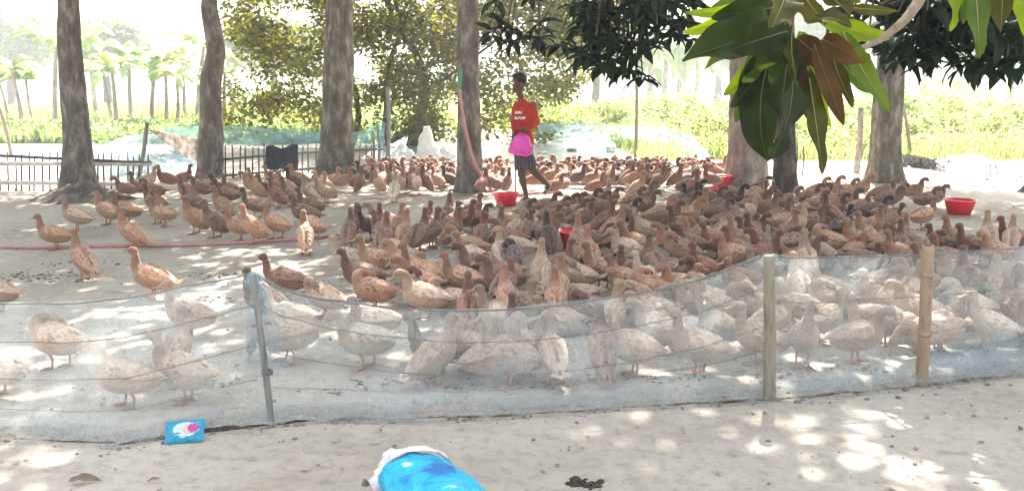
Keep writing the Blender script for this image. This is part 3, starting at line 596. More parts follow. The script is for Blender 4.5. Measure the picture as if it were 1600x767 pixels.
for i in range(34):   # scraps of white plastic on the bright ground
    x, y = random.uniform(232, 322), random.uniform(236, 262)
    if i > 20: x, y = random.uniform(800, 985), random.uniform(214, 242)
    mb = MB(); mb.ell((0, 0, .03), (random.uniform(.06, .14), random.uniform(.05, .1), random.uniform(.03, .07)), 8, 5)
    for v in mb.V: v += Vector((.03 * nz(v.x * 30, i), .03 * nz(v.y * 30, i), .02 * nz(v.z * 40, i)))
    o = mb.build('plastic_scrap', M['sackwhite'] if i % 4 else M['woodgrey']); o.location = gp(x, y)
    tag(o, 'white plastic scrap on the bright ground behind the tarpaulin' if i <= 20 else 'pale scrap floating on the glinting pond', 'scrap', 'white scraps behind the tarpaulin' if i <= 20 else 'scraps on the pond')
drape('plastic_barrier', [[dp(1410, 240, 15.2), dp(1445, 246, 14.8), dp(1470, 248, 14.6), dp(1500, 242, 14.3), dp(1535, 244, 14), dp(1560, 256, 13.7), dp(1590, 252, 13.5), dp(1680, 256, 13)], [gp(1410, 260), gp(1445, 264), gp(1470, 269), gp(1500, 275), gp(1535, 283), gp(1560, 281), gp(1590, 285), gp(1680, 293)]], M['plasticgrey'], 'low crumpled grey plastic sheet along the right edge of the yard', 'barrier', wr=.12, freq=2)
tag(mound('clod', None, .12, .09, .09, M['soil'], 'dark clod at the foot of the plastic barrier', 'clod'), None).location = gp(1597, 300)

# ------------------------------------------------------------ tubs and hoses
def tub(x, y, w, label, fill=True):
    g = gp(x, y, 0); r = w / FPX * g.y / 2; h = r * .98; t = empty('tub', g + Vector((0, 0, gz(g.x, g.y)))); tag(t, label, 'tub', 'red plastic tubs in the yard')
    prof = [(0, .012), (.62, .012), (.66, .0), (.72, .004), (.96, h / r * .93), (1.0, h / r), (1.06, h / r), (1.07, h / r - .04), (1.03, h / r - .05)]
    inner = [(.93, h / r * .93), (.68, .05), (0, .05)]
    n = 40; P = [(a * r, b * r if b > .02 else b) for a, b in [(0, .004), (.64, .004), (.70, .03), (.94, h / r * .9), (.97, h / r * .98), (1.06, h / r), (1.07, h / r + .015), (1.0, h / r + .03), (.93, h / r * .92), (.67, .08), (0, .08)]]
    V = []; F = []
    for a, b in P:
        for k in range(n): V.append((a * math.cos(2 * math.pi * k / n), a * math.sin(2 * math.pi * k / n), b))
    for i in range(len(P) - 1):
        for k in range(n): F.append((i * n + k, i * n + (k + 1) % n, (i + 1) * n + (k + 1) % n, (i + 1) * n + k))
    link('tub_shell', mesh('tub_shell', V, F), t, M['tub'])
    mb = MB(); q = r * .8; mb.ell((0, 0, h * .45), (q, q, .012), 24, 6); mb.build('feed', M['feed'], t)
tub(790, 322, 42, 'shallow red tub under the leaning hose, at the boy\'s feet')
tub(901, 389, 58, 'red tub surrounded by ducks in the middle of the flock')
tub(1126, 292, 36, 'further of two red tubs beside the stout pale trunk')
tub(1118, 314, 40, 'nearer of two red tubs beside the stout pale trunk')
tub(1498, 335, 47, 'bright red tub on open ground at the flock\'s right end')
def hose(name, pts, r, m, label, cat='hose', parent=None, n=8):
    P = crv(pts, 12); o0 = P[0].copy(); mb = MB(); mb.sweep([p - o0 for p in P], [r] * len(P), n); o = mb.build(name, m, parent); o.location = o0
    if cat: tag(o, label, cat)
    return o
Yt = gp(735, 299).y - .28
def gh(x, y, z=.012): g = gp(x, y, z); g.z += gz(g.x, g.y) + .004; return g
ht = hose('pink_hose', [dp(718, 138, Yt), dp(721, 165, Yt), dp(727, 200, Yt), dp(738, 245, Yt), dp(752, 275, Yt + .1), dp(768, 296, Yt + .15), gh(800, 306), gh(830, 303), gh(875, 300)], .022, M['hose'], 'pink hose leaning down the trunk to the red tub')
o = hose('hose_end', [dp(720, 108, Yt) - ht.location, dp(719, 125, Yt) - ht.location, dp(718, 140, Yt) - ht.location], .024, M['hosegreen'], None, None, ht)
hose('ground_hose', [gh(-80, 382), gh(0, 385), gh(60, 388), gh(150, 386), gh(250, 384), gh(340, 382), gh(430, 377), gh(500, 371), gh(560, 362), gh(600, 356), gh(700, 352)], .016, M['hose'], 'faded pink hose lying across the ground on the left')
gpole('leaning_stick', 806, 300, 798, 180, .014, M['wood'], 'thin brown stick upright beside the walking boy', cat='stick')

# ------------------------------------------------------------ ducks
PROF = [(x * .86, w, h, z) for x, w, h, z in [(-.205, .012, .018, .024), (-.185, .020, .030, .016), (-.14, .044, .054, .006), (-.08, .064, .076, 0), (-.01, .075, .086, -.003), (.06, .074, .088, -.003), (.11, .060, .076, .004), (.145, .038, .050, .014), (.165, .014, .020, .020)]]
# (x, half width, half height, z centre) in the body's own frame, origin at the hip
def pitchv(v, th, hz):
    c, s = math.cos(th), math.sin(th); return Vector((v[0] * c - v[2] * s, v[1], v[0] * s + v[2] * c + hz))
POSES = {  # pitch, hip height, neck points, neck thickness factor, head centre, head direction, legs
 's': (20, .168, [(.065, 0, .205), (.108, 0, .235), (.118, 0, .276), (.120, 0, .322), (.129, 0, .347)], (.138, 0, .357), (1, 0, -.12), 1),
 'u': (46, .175, [(.055, 0, .250), (.082, 0, .285), (.087, 0, .325), (.088, 0, .362), (.094, 0, .384)], (.102, 0, .392), (1, 0, -.10), 1),
 'c': (16, .166, [(.07, 0, .200), (.102, 0, .235), (.110, 0, .284), (.128, 0, .322), (.154, 0, .332)], (.173, 0, .324), (1, 0, -.60), 1),
 'd': (-4, .158, [(.075, 0, .160), (.13, 0, .172), (.172, 0, .155), (.198, 0, .120), (.208, 0, .094)], (.214, 0, .076), (.35, 0, -1), 1),
 'p': (16, .166, [(.075, 0, .205), (.112, .005, .24), (.108, .025, .280), (.075, .05, .290), (.045, .064, .280)], (.026, .072, .266), (-.85, .22, -.45), 1),
 'q': (16, .166, [(.075, 0, .205), (.112, -.005, .24), (.108, -.025, .280), (.075, -.05, .290), (.045, -.064, .280)], (.026, -.072, .266), (-.85, -.22, -.45), 1),
 'l': (8, .090, [(.075, 0, .115), (.112, 0, .15), (.124, 0, .185), (.127, 0, .215), (.134, 0, .232)], (.143, 0, .240), (1, 0, -.15), 0),
 't': (26, .170, [(.065, 0, .215), (.10, 0, .25), (.110, 0, .292), (.110, 0, .336), (.110, .006, .358)], (.110, .014, .368), (.35, 1, -.15), 1),
 'v': (26, .170, [(.065, 0, .215), (.10, 0, .25), (.110, 0, .292), (.110, 0, .336), (.110, -.006, .358)], (.110, -.014, .368), (.35, -1, -.15), 1),
}
def headframe(d):
    x = Vector(d).normalized(); y = Vector((0, 0, 1)).cross(x)
    y = y.normalized() if y.length > .05 else Vector((0, 1, 0)); z = x.cross(y)
    return Matrix((x, y, z)).transposed()
def duck_body(k, vox=.0075):
    pit, hz, neck, hc, hd, legs = POSES[k]; th = R(pit); mb = MB()
    pts = [pitchv((x, 0, zc), th, hz) for x, w, h, zc in PROF]
    mb.sweep(crv(pts, 3), [(a[0], a[1]) for a in crv([(w, h, 0) for x, w, h, zc in PROF], 3)], 16)
    neck = [tuple(Vector(neck[0]) + Vector((-.022, 0, -.030)))] + neck[1:]; N = crv(neck, 5); n = len(N)
    mb.sweep(N, [.036 * (1 - i / (n - 1)) ** 1.5 + .0215 + .004 * abs(i / (n - 1) - .6) for i in range(n)], 12)
    bs = N[2]; mb.ell(Vector(neck[0]).lerp(Vector(neck[1]), .25), (.052, .046, .054))
    hf = headframe(hd); hc = Vector(hc)
    mb.ell(hc, (.041, .0300, .0320), rot=hf); mb.ell(hc + hf @ Vector((.024, 0, -.006)), (.023, .018, .0175), rot=hf); mb.ell(hc + hf @ Vector((-.004, 0, -.012)), (.028, .0245, .022), rot=hf)
    me = remeshed(mb, 'duck', vox, 7)
    ca = me.color_attributes.new('zone', 'FLOAT_COLOR', 'POINT'); NN = [Vector(p) for p in N[4:]] + [hc]
    for i, v in enumerate(me.vertices):
        p = v.co; dn = min((p - q).length for q in NN); r = 1 - sstep(.028, .062, dn) if p.z > pts[4].z - .05 or k in 'd' else 0
        q = p - Vector((0, 0, hz)); lx = q.x * math.cos(th) + q.z * math.sin(th); lz = -q.x * math.sin(th) + q.z * math.cos(th)
        g = max(sstep(.05, .13, lx) * (1 - sstep(.03, .09, lz)), 1 - sstep(-.07, -.03, lz))
        ca.data[i].color = (r, g, 0, 1)
    return me
def wing_mesh(side):
    V = []; F = []; nu, nv = 30, 15
    xs = [a[0] for a in PROF]
    def at(x):
        x = max(xs[0], min(xs[-1], x))
        for a, b in zip(PROF, PROF[1:]):
            if a[0] <= x <= b[0]:
                t = (x - a[0]) / (b[0] - a[0]); return [a[i] + (b[i] - a[i]) * t for i in range(1, 4)]
        return PROF[-1][1:]
    for i in range(nu + 1):
        u = i / nu; x = .088 - u * .272
        w, h, zc = at(x + (.02 if u > .6 else 0)); shp = math.sin(math.pi * min(1, u * .80 + .12)) ** .6
        for j in range(nv + 1):
            v = j / nv * 2 - 1; mid = R(38 + 14 * u); ph = mid + R(48) * shp * v * (1 - .35 * u)
            edge = min(1, (1 - abs(v)) * 6) * min(1, u * 10) * min(1, (1.0 - u) * 14 + .25)
            row = (u * 5.5) % 1.0 if u < .55 else 0
            rid = .0022 * math.cos(j * 2.1) * (u > .3) + .0035 * (row - .5) * (u < .55)
            off = -.006 + .016 * edge + rid
            w2, h2 = max(w, .020), max(h, .022)
            V.append(Vector((x, side * (w2 + off) * math.cos(ph), zc + (h2 + off) * math.sin(ph) + .008 * u)))
    for i in range(nu):
        for j in range(nv):
            f = (i * (nv + 1) + j, (i + 1) * (nv + 1) + j, (i + 1) * (nv + 1) + j + 1, i * (nv + 1) + j + 1); F.append(f if side > 0 else f[::-1])
    mb = MB(); mb.add(V, F)
    for k in range(4):   # long flight feathers crossing over the rump
        y0 = side * (.046 - k * .011); a = Vector((-.085, y0, .060 - k * .002)); b = Vector((-.205 + k * .012, side * (.012 - k * .004), .052 + .004 * k))
        mb.sweep([a, a.lerp(b, .5) + Vector((0, 0, .006)), a.lerp(b, .85), b], [(.010, .003), (.011, .003), (.007, .0025), (.001, .001)], 6, up=(0, 1, 0))
    me = mb.me('wing'); ca = me.color_attributes.new('zone', 'FLOAT_COLOR', 'POINT')
    for i, v in enumerate(me.vertices): ca.data[i].color = (0, sstep(-.02, -.2, v.co.x) if v.co.x < -.02 else 0, 0, 1)
    return me
def tail_mesh():
    mb = MB()
    for k in range(-3, 4):
        a = R(k * 11); b = Vector((-.158, k * .005, .026)); e = b + Vector((-.068 * math.cos(a), .075 * math.sin(a), .030 + .004 * abs(k)))
        mb.sweep([b + Vector((.03, 0, -.004)), b, b.lerp(e, .7), e], [(.008, .004), (.012, .0035), (.013, .003), (.003, .001)], 6, up=(0, 1, 0))
    me = mb.me('tail'); ca = me.color_attributes.new('zone', 'FLOAT_COLOR', 'POINT')
    for c in ca.data: c.color = (0, .6, 0, 1)
    return me
def leg_mesh():
    mb = MB(); mb.sweep(crv([(0, 0, .125), (.004, 0, .095), (-.012, 0, .06), (-.004, 0, .012)], 4), [.021, .019, .016, .013, .010, .0082, .0075, .007, .0068, .0066, .0066, .0068, .008], 8)
    toes = [(.055, -.026), (.062, 0), (.055, .026)]; V = [Vector((-.012, 0, .012))]
    for x, y in toes: V.append(Vector((x, y, .004)))
    V += [Vector((.046, -.012, .006)), Vector((.046, .012, .006)), Vector((-.012, 0, .002))] + [Vector((x, y, -.002)) for x, y in toes]
    mb.add(V, [(0, 1, 4, 2), (0, 2, 5, 3), (6, 8, 7), (6, 9, 8), (0, 6, 7, 1), (0, 3, 9, 6)])
    for x, y in toes: mb.sweep([Vector((-.008, 0, .010)), Vector((x * .6, y * .6, .009)), Vector((x, y, .002))], [.005, .0045, .003], 6)
    mb.sweep([Vector((-.006, 0, .012)), Vector((-.026, 0, .002))], [.004, .002], 5)
    return mb.me('leg')
def bill_mesh():
    mb = MB(); mb.sweep([Vector(p) for p in [(.026, 0, -.002), (.036, 0, -.004), (.050, 0, -.009), (.066, 0, -.012), (.082, 0, -.012), (.089, 0, -.012)]], [(.0135, .0125), (.0115, .0105), (.0098, .007), (.0112, .0048), (.0118, .004), (.006, .002)], 12, up=(0, 1, 0))
    mb.sweep([Vector(p) for p in [(.028, 0, -.013), (.055, 0, -.017), (.082, 0, -.0165)]], [(.010, .003), (.008, .0028), (.006, .0015)], 8, up=(0, 1, 0))
    return mb.me('bill')
def eye_mesh():
    mb = MB(); mb.ell((0, 0, 0), (.0045, .0045, .0045), 8, 6); return mb.me('eye')
DB = {k: duck_body(k) for k in POSES}
WING = {1: wing_mesh(1), -1: wing_mesh(-1)}; TAIL = tail_mesh(); LEG = leg_mesh(); BILL = bill_mesh(); EYE = eye_mesh()
for me in list(DB.values()) + list(WING.values()) + [TAIL, LEG, BILL, EYE]: me.materials.append(M['leg'])
def setm(o, m): o.material_slots[0].link = 'OBJECT'; o.material_slots[0].material = m
def make_duck(pose, col, loc, face, sc, level=2, tilt=0):
    pit, hz, neck, hc, hd, legs = POSES[pose]
    o = link('duck', DB[pose]); setm(o, M['body_' + col]); o.location = loc; o.rotation_euler = (0, R(tilt), R(face)); o.scale = (sc,) * 3
    Mb = Matrix.Translation((0, 0, hz)) @ Matrix.Rotation(-R(pit), 4, 'Y')
    hf = Matrix.Translation(hc) @ headframe(hd).to_4x4()
    b = link('bill', BILL, o); setm(b, M['billdark'] if col in 'kg' and random.random() < .7 else M['bill']); b.matrix_local = hf
    if level >= 1:
        for s in (1, -1): w = link('wing', WING[s], o); setm(w, M['wing_' + col]); w.matrix_local = Mb
        t = link('tail', TAIL, o); setm(t, M['wing_' + col]); t.matrix_local = Mb
        if legs:
            ph = random.choice([-.03, 0, .03])
            for s in (1, -1): g = link('leg', LEG, o); setm(g, M['leg']); g.location = (-.005 + s * ph, .033 * s, 0); g.rotation_euler = (0, 0, R(random.uniform(-12, 12))); g.scale = (1, 1, 1 if pit < 20 else 1.1)
    if level >= 2:
        for s in (1, -1): e = link('eye', EYE, o); setm(e, M['eye']); e.matrix_local = hf @ Matrix.Translation((.018, s * .0225, .005))
    return o
# catalogue read off the photograph: head x, head y, pose, facing (0 right, 90 away, 180 left, 270 to the viewer), colour
D = """
180,275,c,190,m 198,268,s,175,m 242,259,s,10,w 222,277,c,180,r 262,272,d,200,r 284,271,d,10,k 278,273,s,160,r 296,273,c,190,k 310,270,s,170,b
150,299,s,168,b 171,298,s,180,b 183,327,u,190,b 283,289,s,170,m 224,287,s,160,r 236,297,s,140,m 237,304,s,175,b 285,306,u,205,b 318,311,u,195,m 352,322,s,185,b 379,319,u,200,b
336,290,u,170,b 336,279,s,200,m 331,270,t,180,k 347,271,s,170,m 375,267,c,180,b 388,262,s,150,m 381,292,s,170,m 393,268,u,190,b 413,258,s,180,b 420,268,u,160,r 402,272,s,190,m
434,267,s,170,b 447,261,s,180,k 464,266,p,180,b 475,272,u,160,w 491,266,s,180,w 497,262,t,170,m 505,268,u,150,b 531,261,s,0,w 546,260,s,10,b 490,277,s,200,w 413,315,s,165,b
467,292,s,170,k 474,328,u,110,b 470,318,s,160,b 454,302,s,180,m 425,277,u,170,r 438,276,u,180,m 566,261,u,60,k 547,324,u,80,m 559,316,u,60,m 565,319,t,200,k 596,316,u,90,r
564,258,s,60,m 586,265,s,120,b 600,254,s,60,m 595,256,s,100,b 610,255,u,100,m 617,251,c,150,k 625,250,c,20,k 630,263,s,80,b 639,258,u,110,b 644,261,s,60,m 652,261,s,90,w
660,258,u,140,m 657,251,c,20,b 670,246,c,0,b 672,254,s,110,m 682,258,s,140,b 692,244,u,120,b 694,252,s,90,r 704,246,c,20,r 706,252,s,150,m 574,248,u,100,b 583,255,u,130,m 617,268,u,90,w
752,247,c,10,r 757,252,s,40,r 766,246,u,160,m 777,243,c,0,m 771,258,s,50,b 784,254,s,80,w 791,261,u,70,m 788,250,c,30,r 763,262,s,160,m
604,331,u,85,r 624,317,u,60,b 645,325,u,80,b 659,326,u,70,m 674,313,u,60,r 682,324,v,60,k 703,301,u,80,m 722,314,u,20,r 717,322,u,40,m 736,311,s,15,r 753,303,s,10,m 757,329,v,80,r 767,318,c,350,m 790,321,u,60,k
874,298,c,0,m 889,306,c,10,k 901,299,c,0,k 914,298,c,20,m 937,292,c,0,m 919,308,c,350,m 930,309,s,20,m 953,298,c,15,m 963,302,c,340,m 969,290,c,0,m 826,311,c,0,g 838,311,c,20,m
838,325,v,80,k 856,325,u,100,k 879,334,c,0,b 903,331,u,80,b 826,326,s,60,w 777,354,t,100,w 789,379,p,100,k 805,400,c,60,m 808,410,u,110,b 846,373,u,90,w 877,394,u,80,b 854,415,u,90,b
916,351,u,100,b 914,380,s,170,b 949,357,c,190,w 973,343,s,175,b 981,385,t,150,m 957,395,s,180,b 956,424,c,190,b 942,343,c,330,k 979,447,l,180,b
564,365,s,175,b 537,385,s,185,m 521,367,s,175,w 626,380,s,180,b 615,399,c,185,b 579,423,q,180,b 654,421,q,120,r 696,391,s,180,b 703,350,c,170,b 718,380,c,180,m 731,421,u,90,r 776,354,c,190,w
749,443,s,170,b 800,457,u,90,m 822,459,d,120,m 850,457,l,180,b 415,395,s,178,m 384,419,t,180,m 490,441,p,170,w 416,452,l,175,w 521,485,c,180,w 552,462,l,180,w 446,505,d,175,b 704,488,u,20,b 645,492,s,180,g
724,506,q,180,w 746,540,s,175,b 816,500,s,20,g 849,489,t,100,w 868,493,c,0,b 906,459,p,160,k 966,436,v,70,b 982,449,l,180,b 961,483,t,185,w 937,472,u,90,g 1055,485,s,178,b 1021,420,q,180,b
1044,472,l,180,w 1101,457,t,180,w 1150,472,s,180,w 1119,441,l,170,w 1148,441,p,190,w 1221,430,s,178,w 1269,416,c,200,w 1289,441,p,180,w 1284,491,t,260,w 1402,489,c,0,g 1394,417,q,0,w 1386,482,d,0,b 1326,414,s,180,w
1469,389,c,175,w 1506,383,u,90,m 1478,434,c,180,w 1518,467,c,0,w 1578,453,c,170,b 1561,397,u,80,w 1589,409,s,90,w 1585,424,u,110,w 1466,500,d,170,w
1376,346,c,180,m 1387,356,s,170,b 1409,344,u,70,m 1416,330,u,80,b 1456,347,s,180,m 1461,363,s,175,r 1478,334,u,180,b 1505,348,s,185,m 1527,362,c,180,w 1547,328,u,80,w 1566,336,s,178,r 1584,333,u,60,w
1431,380,s,175,m 1473,361,c,340,m 1148,334,u,170,b 1164,332,u,180,m 1176,357,c,175,r 1218,359,s,10,r 1256,357,u,90,g 1274,375,p,120,w 1291,369,c,350,m 1288,352,q,180,b 1321,341,s,180,b 1340,330,u,160,b
1244,392,u,90,w 1372,378,l,60,m 1021,347,c,180,b 1049,349,c,185,m 1072,336,s,175,b 1025,366,u,120,m 981,388,s,140,w 1083,377,v,200,r 1119,365,c,180,b 1131,353,s,170,m 1051,402,q,0,m 1031,412,c,200,b 1060,437,l,180,b 1131,400,l,150,r 1142,402,u,200,b
1028,296,c,0,m 1009,292,c,10,m 999,308,c,20,k 1027,282,c,0,k 1057,307,c,10,b 1067,314,c,340,m 1098,308,c,0,b 1092,297,c,340,m 1069,287,t,60,k 1091,285,v,60,k 1104,281,c,340,k 1132,289,c,0,m 1152,279,c,20,m
1166,287,c,340,k 1144,308,c,10,m 1146,298,c,0,m 1074,337,c,170,b 1149,337,s,160,m 1162,318,c,0,m 1194,277,s,20,w 1046,320,s,180,m 1002,251,c,0,b 1033,253,c,20,k 1067,254,s,0,b 1088,262,c,0,m 1113,256,c,350,m 1127,253,s,60,r 945,253,s,20,m 964,251,c,0,m
1204,275,c,340,k 1210,290,c,0,m 1205,297,c,350,r 1222,302,c,340,m 1252,291,c,10,m 1287,286,c,0,r 1296,276,c,0,b 1319,274,c,0,b 1313,288,c,350,b 1338,276,c,0,b 1296,298,c,340,m 1327,301,c,350,m 1347,293,c,0,m 1365,273,c,340,b
1248,319,c,0,b 1295,321,c,10,k 1391,303,c,0,k 1405,278,c,0,m 1418,286,c,340,m 1412,290,c,350,m 1448,277,c,0,m 1466,289,c,10,k 1480,286,c,0,k 1461,306,s,10,b 1413,328,s,60,w 1181,302,s,20,g 1236,308,s,10,g 1330,318,s,30,k 1365,300,c,0,r
58,335,s,178,b 95,307,s,180,w 115,357,u,150,b 204,386,s,170,b 254,441,s,182,b 283,476,u,90,b 244,516,s,178,b 90,492,q,180,b 120,546,c,178,b -48,408,s,180,w -50,510,s,180,w 1110,420,s,180,w 1235,440,l,180,w 1330,455,l,170,b 1375,440,l,30,w 1500,408,l,175,b 1540,430,l,10,w 1560,480,s,175,w 1180,440,l,0,w
893,372,s,30,m 760,395,l,180,b 745,405,l,170,w 835,440,l,20,w 880,430,l,200,b 1010,385,l,180,m 1090,410,l,10,b 1170,385,l,180,w 1200,372,l,150,m 655,395,l,170,b 680,432,l,180,b 870,355,d,80,k 930,372,l,60,m 1420,362,l,10,b 1350,362,l,30,b 1380,325,d,20,r 1270,335,d,10,m 1105,345,l,0,m 1185,335,l,20,m
""".split()
CAT = []
rc = random.Random(21)
for e in D:
    a = e.split(',')
    if a[4] == 'w' and float(a[1]) < 428 and rc.random() < .75: a[4] = rc.choice('fbf')
    if a[4] == 'w' and float(a[1]) >= 428 and rc.random() < .6: a[4] = 'f'
    if a[4] == 'k' and rc.random() < .5: a[4] = 'm'
    if a[4] == 'g': a[4] = rc.choice('mf')
    CAT.append([float(a[0]), float(a[1]), a[2], float(a[3]), 'f' if a[4] == 'b' and float(a[1]) > 428  else a[4]])
rr = random.Random(3)
def far_rows(n, x0, x1, ya, yb, seed):
    r = random.Random(seed); out = []
    while len(out) < n:
        x = r.uniform(x0, x1); y = r.uniform(ya, yb)
        if 705 < x < 748 or 798 < x < 838 and y > 262: continue
        out.append([x, y, r.choice('cccssu'), r.choice([0, 10, 350, 20, 0, 160, 180, 60]), r.choice('mmmrbkrbm')])
    return out
FAR1 = far_rows(36, 838, 1130, 243, 258, 1) + far_rows(14, 566, 705, 244, 262, 2) + far_rows(8, 748, 798, 246, 262, 3) + far_rows(10, 850, 1100, 258, 270, 5)
FAR2 = far_rows(62, 836, 1135, 241, 254, 4) + far_rows(26, 560, 708, 242, 254, 6)
def place(e):
    hx, hy, pose, face, col = e; sc = random.uniform(.87, .96); f = face + random.uniform(-9, 9)
    pit, hz, neck, hc, hd, legs = POSES[pose]
    a = Vector(hc) + Vector((0, 0, .026)) if pose != 'd' else Vector((0, 0, .235))
    a = Matrix.Rotation(R(f), 3, 'Z') @ (a * sc)
    p = gp(hx, hy, a.z); x, y = p.x - a.x, p.y - a.y
    return [x, y, pose, f, col, sc, hx, hy]
def relax(L, dmin=.19, it=12, fixed=()):
    for _ in range(it):
        for i in range(len(L)):
            for j in range(i + 1, len(L)):
                dx = L[j][0] - L[i][0]; dy = L[j][1] - L[i][1]; d = math.hypot(dx, dy)
                if 1e-6 < d < dmin:
                    k = (dmin - d) / d * .25; L[i][0] -= dx * k; L[i][1] -= dy * k; L[j][0] += dx * k; L[j][1] += dy * k
            for (tx, ty, tr) in fixed:
                dx = L[i][0] - tx; dy = L[i][1] - ty; d = math.hypot(dx, dy)
                if d < tr + .12 and d > 1e-6: k = (tr + .12 - d) / d; L[i][0] += dx * k; L[i][1] += dy * k
FIX = [(o.location.x, o.location.y, r_) for o, r_ in [(T1, .2), (T2, .2), (T3, .3), (T4, .22), (T5, .2), (T6, .3), (T7, .35)]] + [(o.location.x, o.location.y, .2) for o in C.objects if o.name.startswith('tub') and o.type == 'EMPTY']
ALL = [place(e) for e in CAT]; A1 = [place(e) for e in FAR1]; A2 = [place(e) for e in FAR2]
LL = ALL + A1 + A2
def filler(n, seed):      # ducks glimpsed in the gaps of the packed middle
    r = random.Random(seed); out = []; k = 0
    while len(out) < n and k < 20000:
        k += 1; fx, fy = r.uniform(540, 1640), r.uniform(318, 560)
        if fy > 360 and fx < 560 + (fy - 360) * .25: continue
        if fx < 1000 and fy > 500: continue
        if fx > 1390 and fy < 392 or fx > 1130 and fy < 330 and fx < 1260: continue
        if fy < 352 and fx < 860: continue
        g = gp(fx, fy)
        if any(math.hypot(g.x - q[0], g.y - q[1]) < .235 for q in LL + out) or any(math.hypot(g.x - a, g.y - b) < c + .12 for a, b, c in FIX): continue
        up = fy < 400 and fx > 850; pose = r.choice('ccsdsp' if not up else 'ccscut'); face = r.choice([180, 170, 190, 160, 20, 180]) if not up else r.choice([0, 10, 350, 340, 20, 180])
        col = r.choice('bmrbf' if fy < 450 else 'bffwm'); sc = r.uniform(.87, .96); hh = proj((g.x, g.y, .3))
        out.append([g.x, g.y, pose, face + r.uniform(-15, 15), col, sc, hh[0], hh[1]])
    return out
LL += filler(42, 17); relax(LL, fixed=FIX)
for q in LL:      # keep everyone behind the net
    lim = net_y(q[0]) + .26
    if q[1] < lim: q[1] = lim
LL.sort(key=lambda q: q[1]); ALL = LL[:300]; REST = LL[300:]
LAND = [('bare trunk', 122, 240), ('crooked trunk', 330, 230), ('mottled trunk', 527, 230), ('hose trunk', 733, 240), ('dark trunk', 1226, 260), ('ridged trunk', 1384, 255),
        ('pale trunk', 1166, 270), ('walking boy', 822, 270), ('tall pole', 993, 230), ('tub by hose', 790, 312), ('tub amid flock', 900, 375), ('paired red tubs', 1122, 298), ('lone red tub', 1498, 322),
        ('leaning net post', 412, 520), ('round net post', 1200, 480), ('bamboo net post', 1440, 470), ('slanted post', 220, 262), ('dark cloth', 440, 262)]
PW_ = {'s': 'standing', 'u': 'upright', 'c': 'arch-necked', 'd': 'head-down', 'p': 'preening', 'q': 'preening', 'l': 'sitting', 't': 'head-turned', 'v': 'head-turned'}
def facew(f):
    f %= 360
    return 'facing right' if f < 45 or f > 315 else 'facing away' if f < 135 else 'facing left' if f < 225 else 'facing us'
info = []
for q in ALL:
    px, py = proj((q[0], q[1], .2)); lm = min(LAND, key=lambda a: math.hypot((px - a[1]), (py - a[2]) * 1.5)); dx, dy = px - lm[1], (py - lm[2]) * 1.5
    side = ('right of' if dx > 0 else 'left of') if abs(dx) > abs(dy) else ('before' if dy > 0 else 'behind')
    info.append((lm[0], side, CW[q[4]].replace('reddish brown', 'reddish-brown').replace('dark brown', 'dark-brown').replace('pale cream', 'cream'), math.hypot(dx, dy)))
OW = ['nearest', 'second', 'third', 'fourth', 'fifth', 'sixth', 'seventh', 'eighth', 'ninth', 'tenth', 'eleventh', 'twelfth', 'thirteenth', 'fourteenth', 'fifteenth', 'sixteenth', 'seventeenth', 'eighteenth', 'nineteenth', 'twentieth']
labels = []
for i, q in enumerate(ALL):
    a = info[i]; rank = sum(1 for b in info if b[:3] == a[:3] and b[3] < a[3]); tot = sum(1 for b in info if b[:3] == a[:3])
    o_ = 'only one' if tot == 1 else 'nearest' if rank == 0 else OW[min(rank, 19)] + '-nearest'
    labels.append(f"{a[2]} {PW_[q[2]]} duck {facew(q[3])}, {o_} of its colour {a[1]} the {a[0]}")
for i, q in enumerate(ALL):
    lv = 2 if q[1] < 8 else 1
    o = make_duck(q[2], q[4], (q[0], q[1], gz(q[0], q[1])), q[3], q[5], lv, random.uniform(-4, 4))
    tag(o, labels[i], 'duck', 'ducks of the flock')
# the rest of the packed far rows, past three hundred, as one mass
mass = MB()
LOW = {}
for k in 'csu':
    me = DB[k]; ob = bpy.data.objects.new('t', me); C.objects.link(ob); dm = ob.modifiers.new('d', 'DECIMATE'); dm.ratio = .12
    ev = ob.evaluated_get(bpy.context.evaluated_depsgraph_get()); m2 = ev.to_mesh()
    z = m2.color_attributes.get('zone'); LOW[k] = ([v.co.copy() for v in m2.vertices], [tuple(p.vertices) for p in m2.polygons], [tuple(c.color) for c in z.data] if z else None)
    ev.to_mesh_clear(); bpy.data.objects.remove(ob)
zc = []; mi = []
rest = REST; mk = ['m', 'r', 'b', 'k', 'g', 'w', 'f']
for q in rest:
    k = q[2] if q[2] in LOW else 's'; Vs, Fs, Zs = LOW[k]; T = Matrix.Translation((q[0], q[1], 0)) @ Matrix.Rotation(R(q[3]), 4, 'Z') @ Matrix.Scale(q[5], 4)
    mass.add([T @ v for v in Vs], Fs); zc += Zs if Zs else [(0, 0, 0, 1)] * len(Vs); mi += [mk.index(q[4])] * len(Fs)
    hf = T @ Matrix.Translation(POSES[k][3]) @ headframe(POSES[k][4]).to_4x4(); bv = [hf @ v.co for v in BILL.vertices]; bf = [tuple(p.vertices) for p in BILL.polygons]
    mass.add(bv, bf); zc += [(0, 0, 0, 1)] * len(bv); mi += [7] * len(bf)
me = mass.me('far_ducks'); ca = me.color_attributes.new('zone', 'FLOAT_COLOR', 'POINT')
ca.data.foreach_set('color', np.array(zc, np.float32).ravel())
for k in mk: me.materials.append(M['body_' + k])
me.materials.append(M['bill']); me.polygons.foreach_set('material_index', mi)
tag(link('duck_crowd', me), 'mass of brown ducks at the very back of the packed flock', 'ducks', 'ducks of the flock', 'stuff')
print('ducks', len(ALL), len(A1), 'in mass', len(rest))

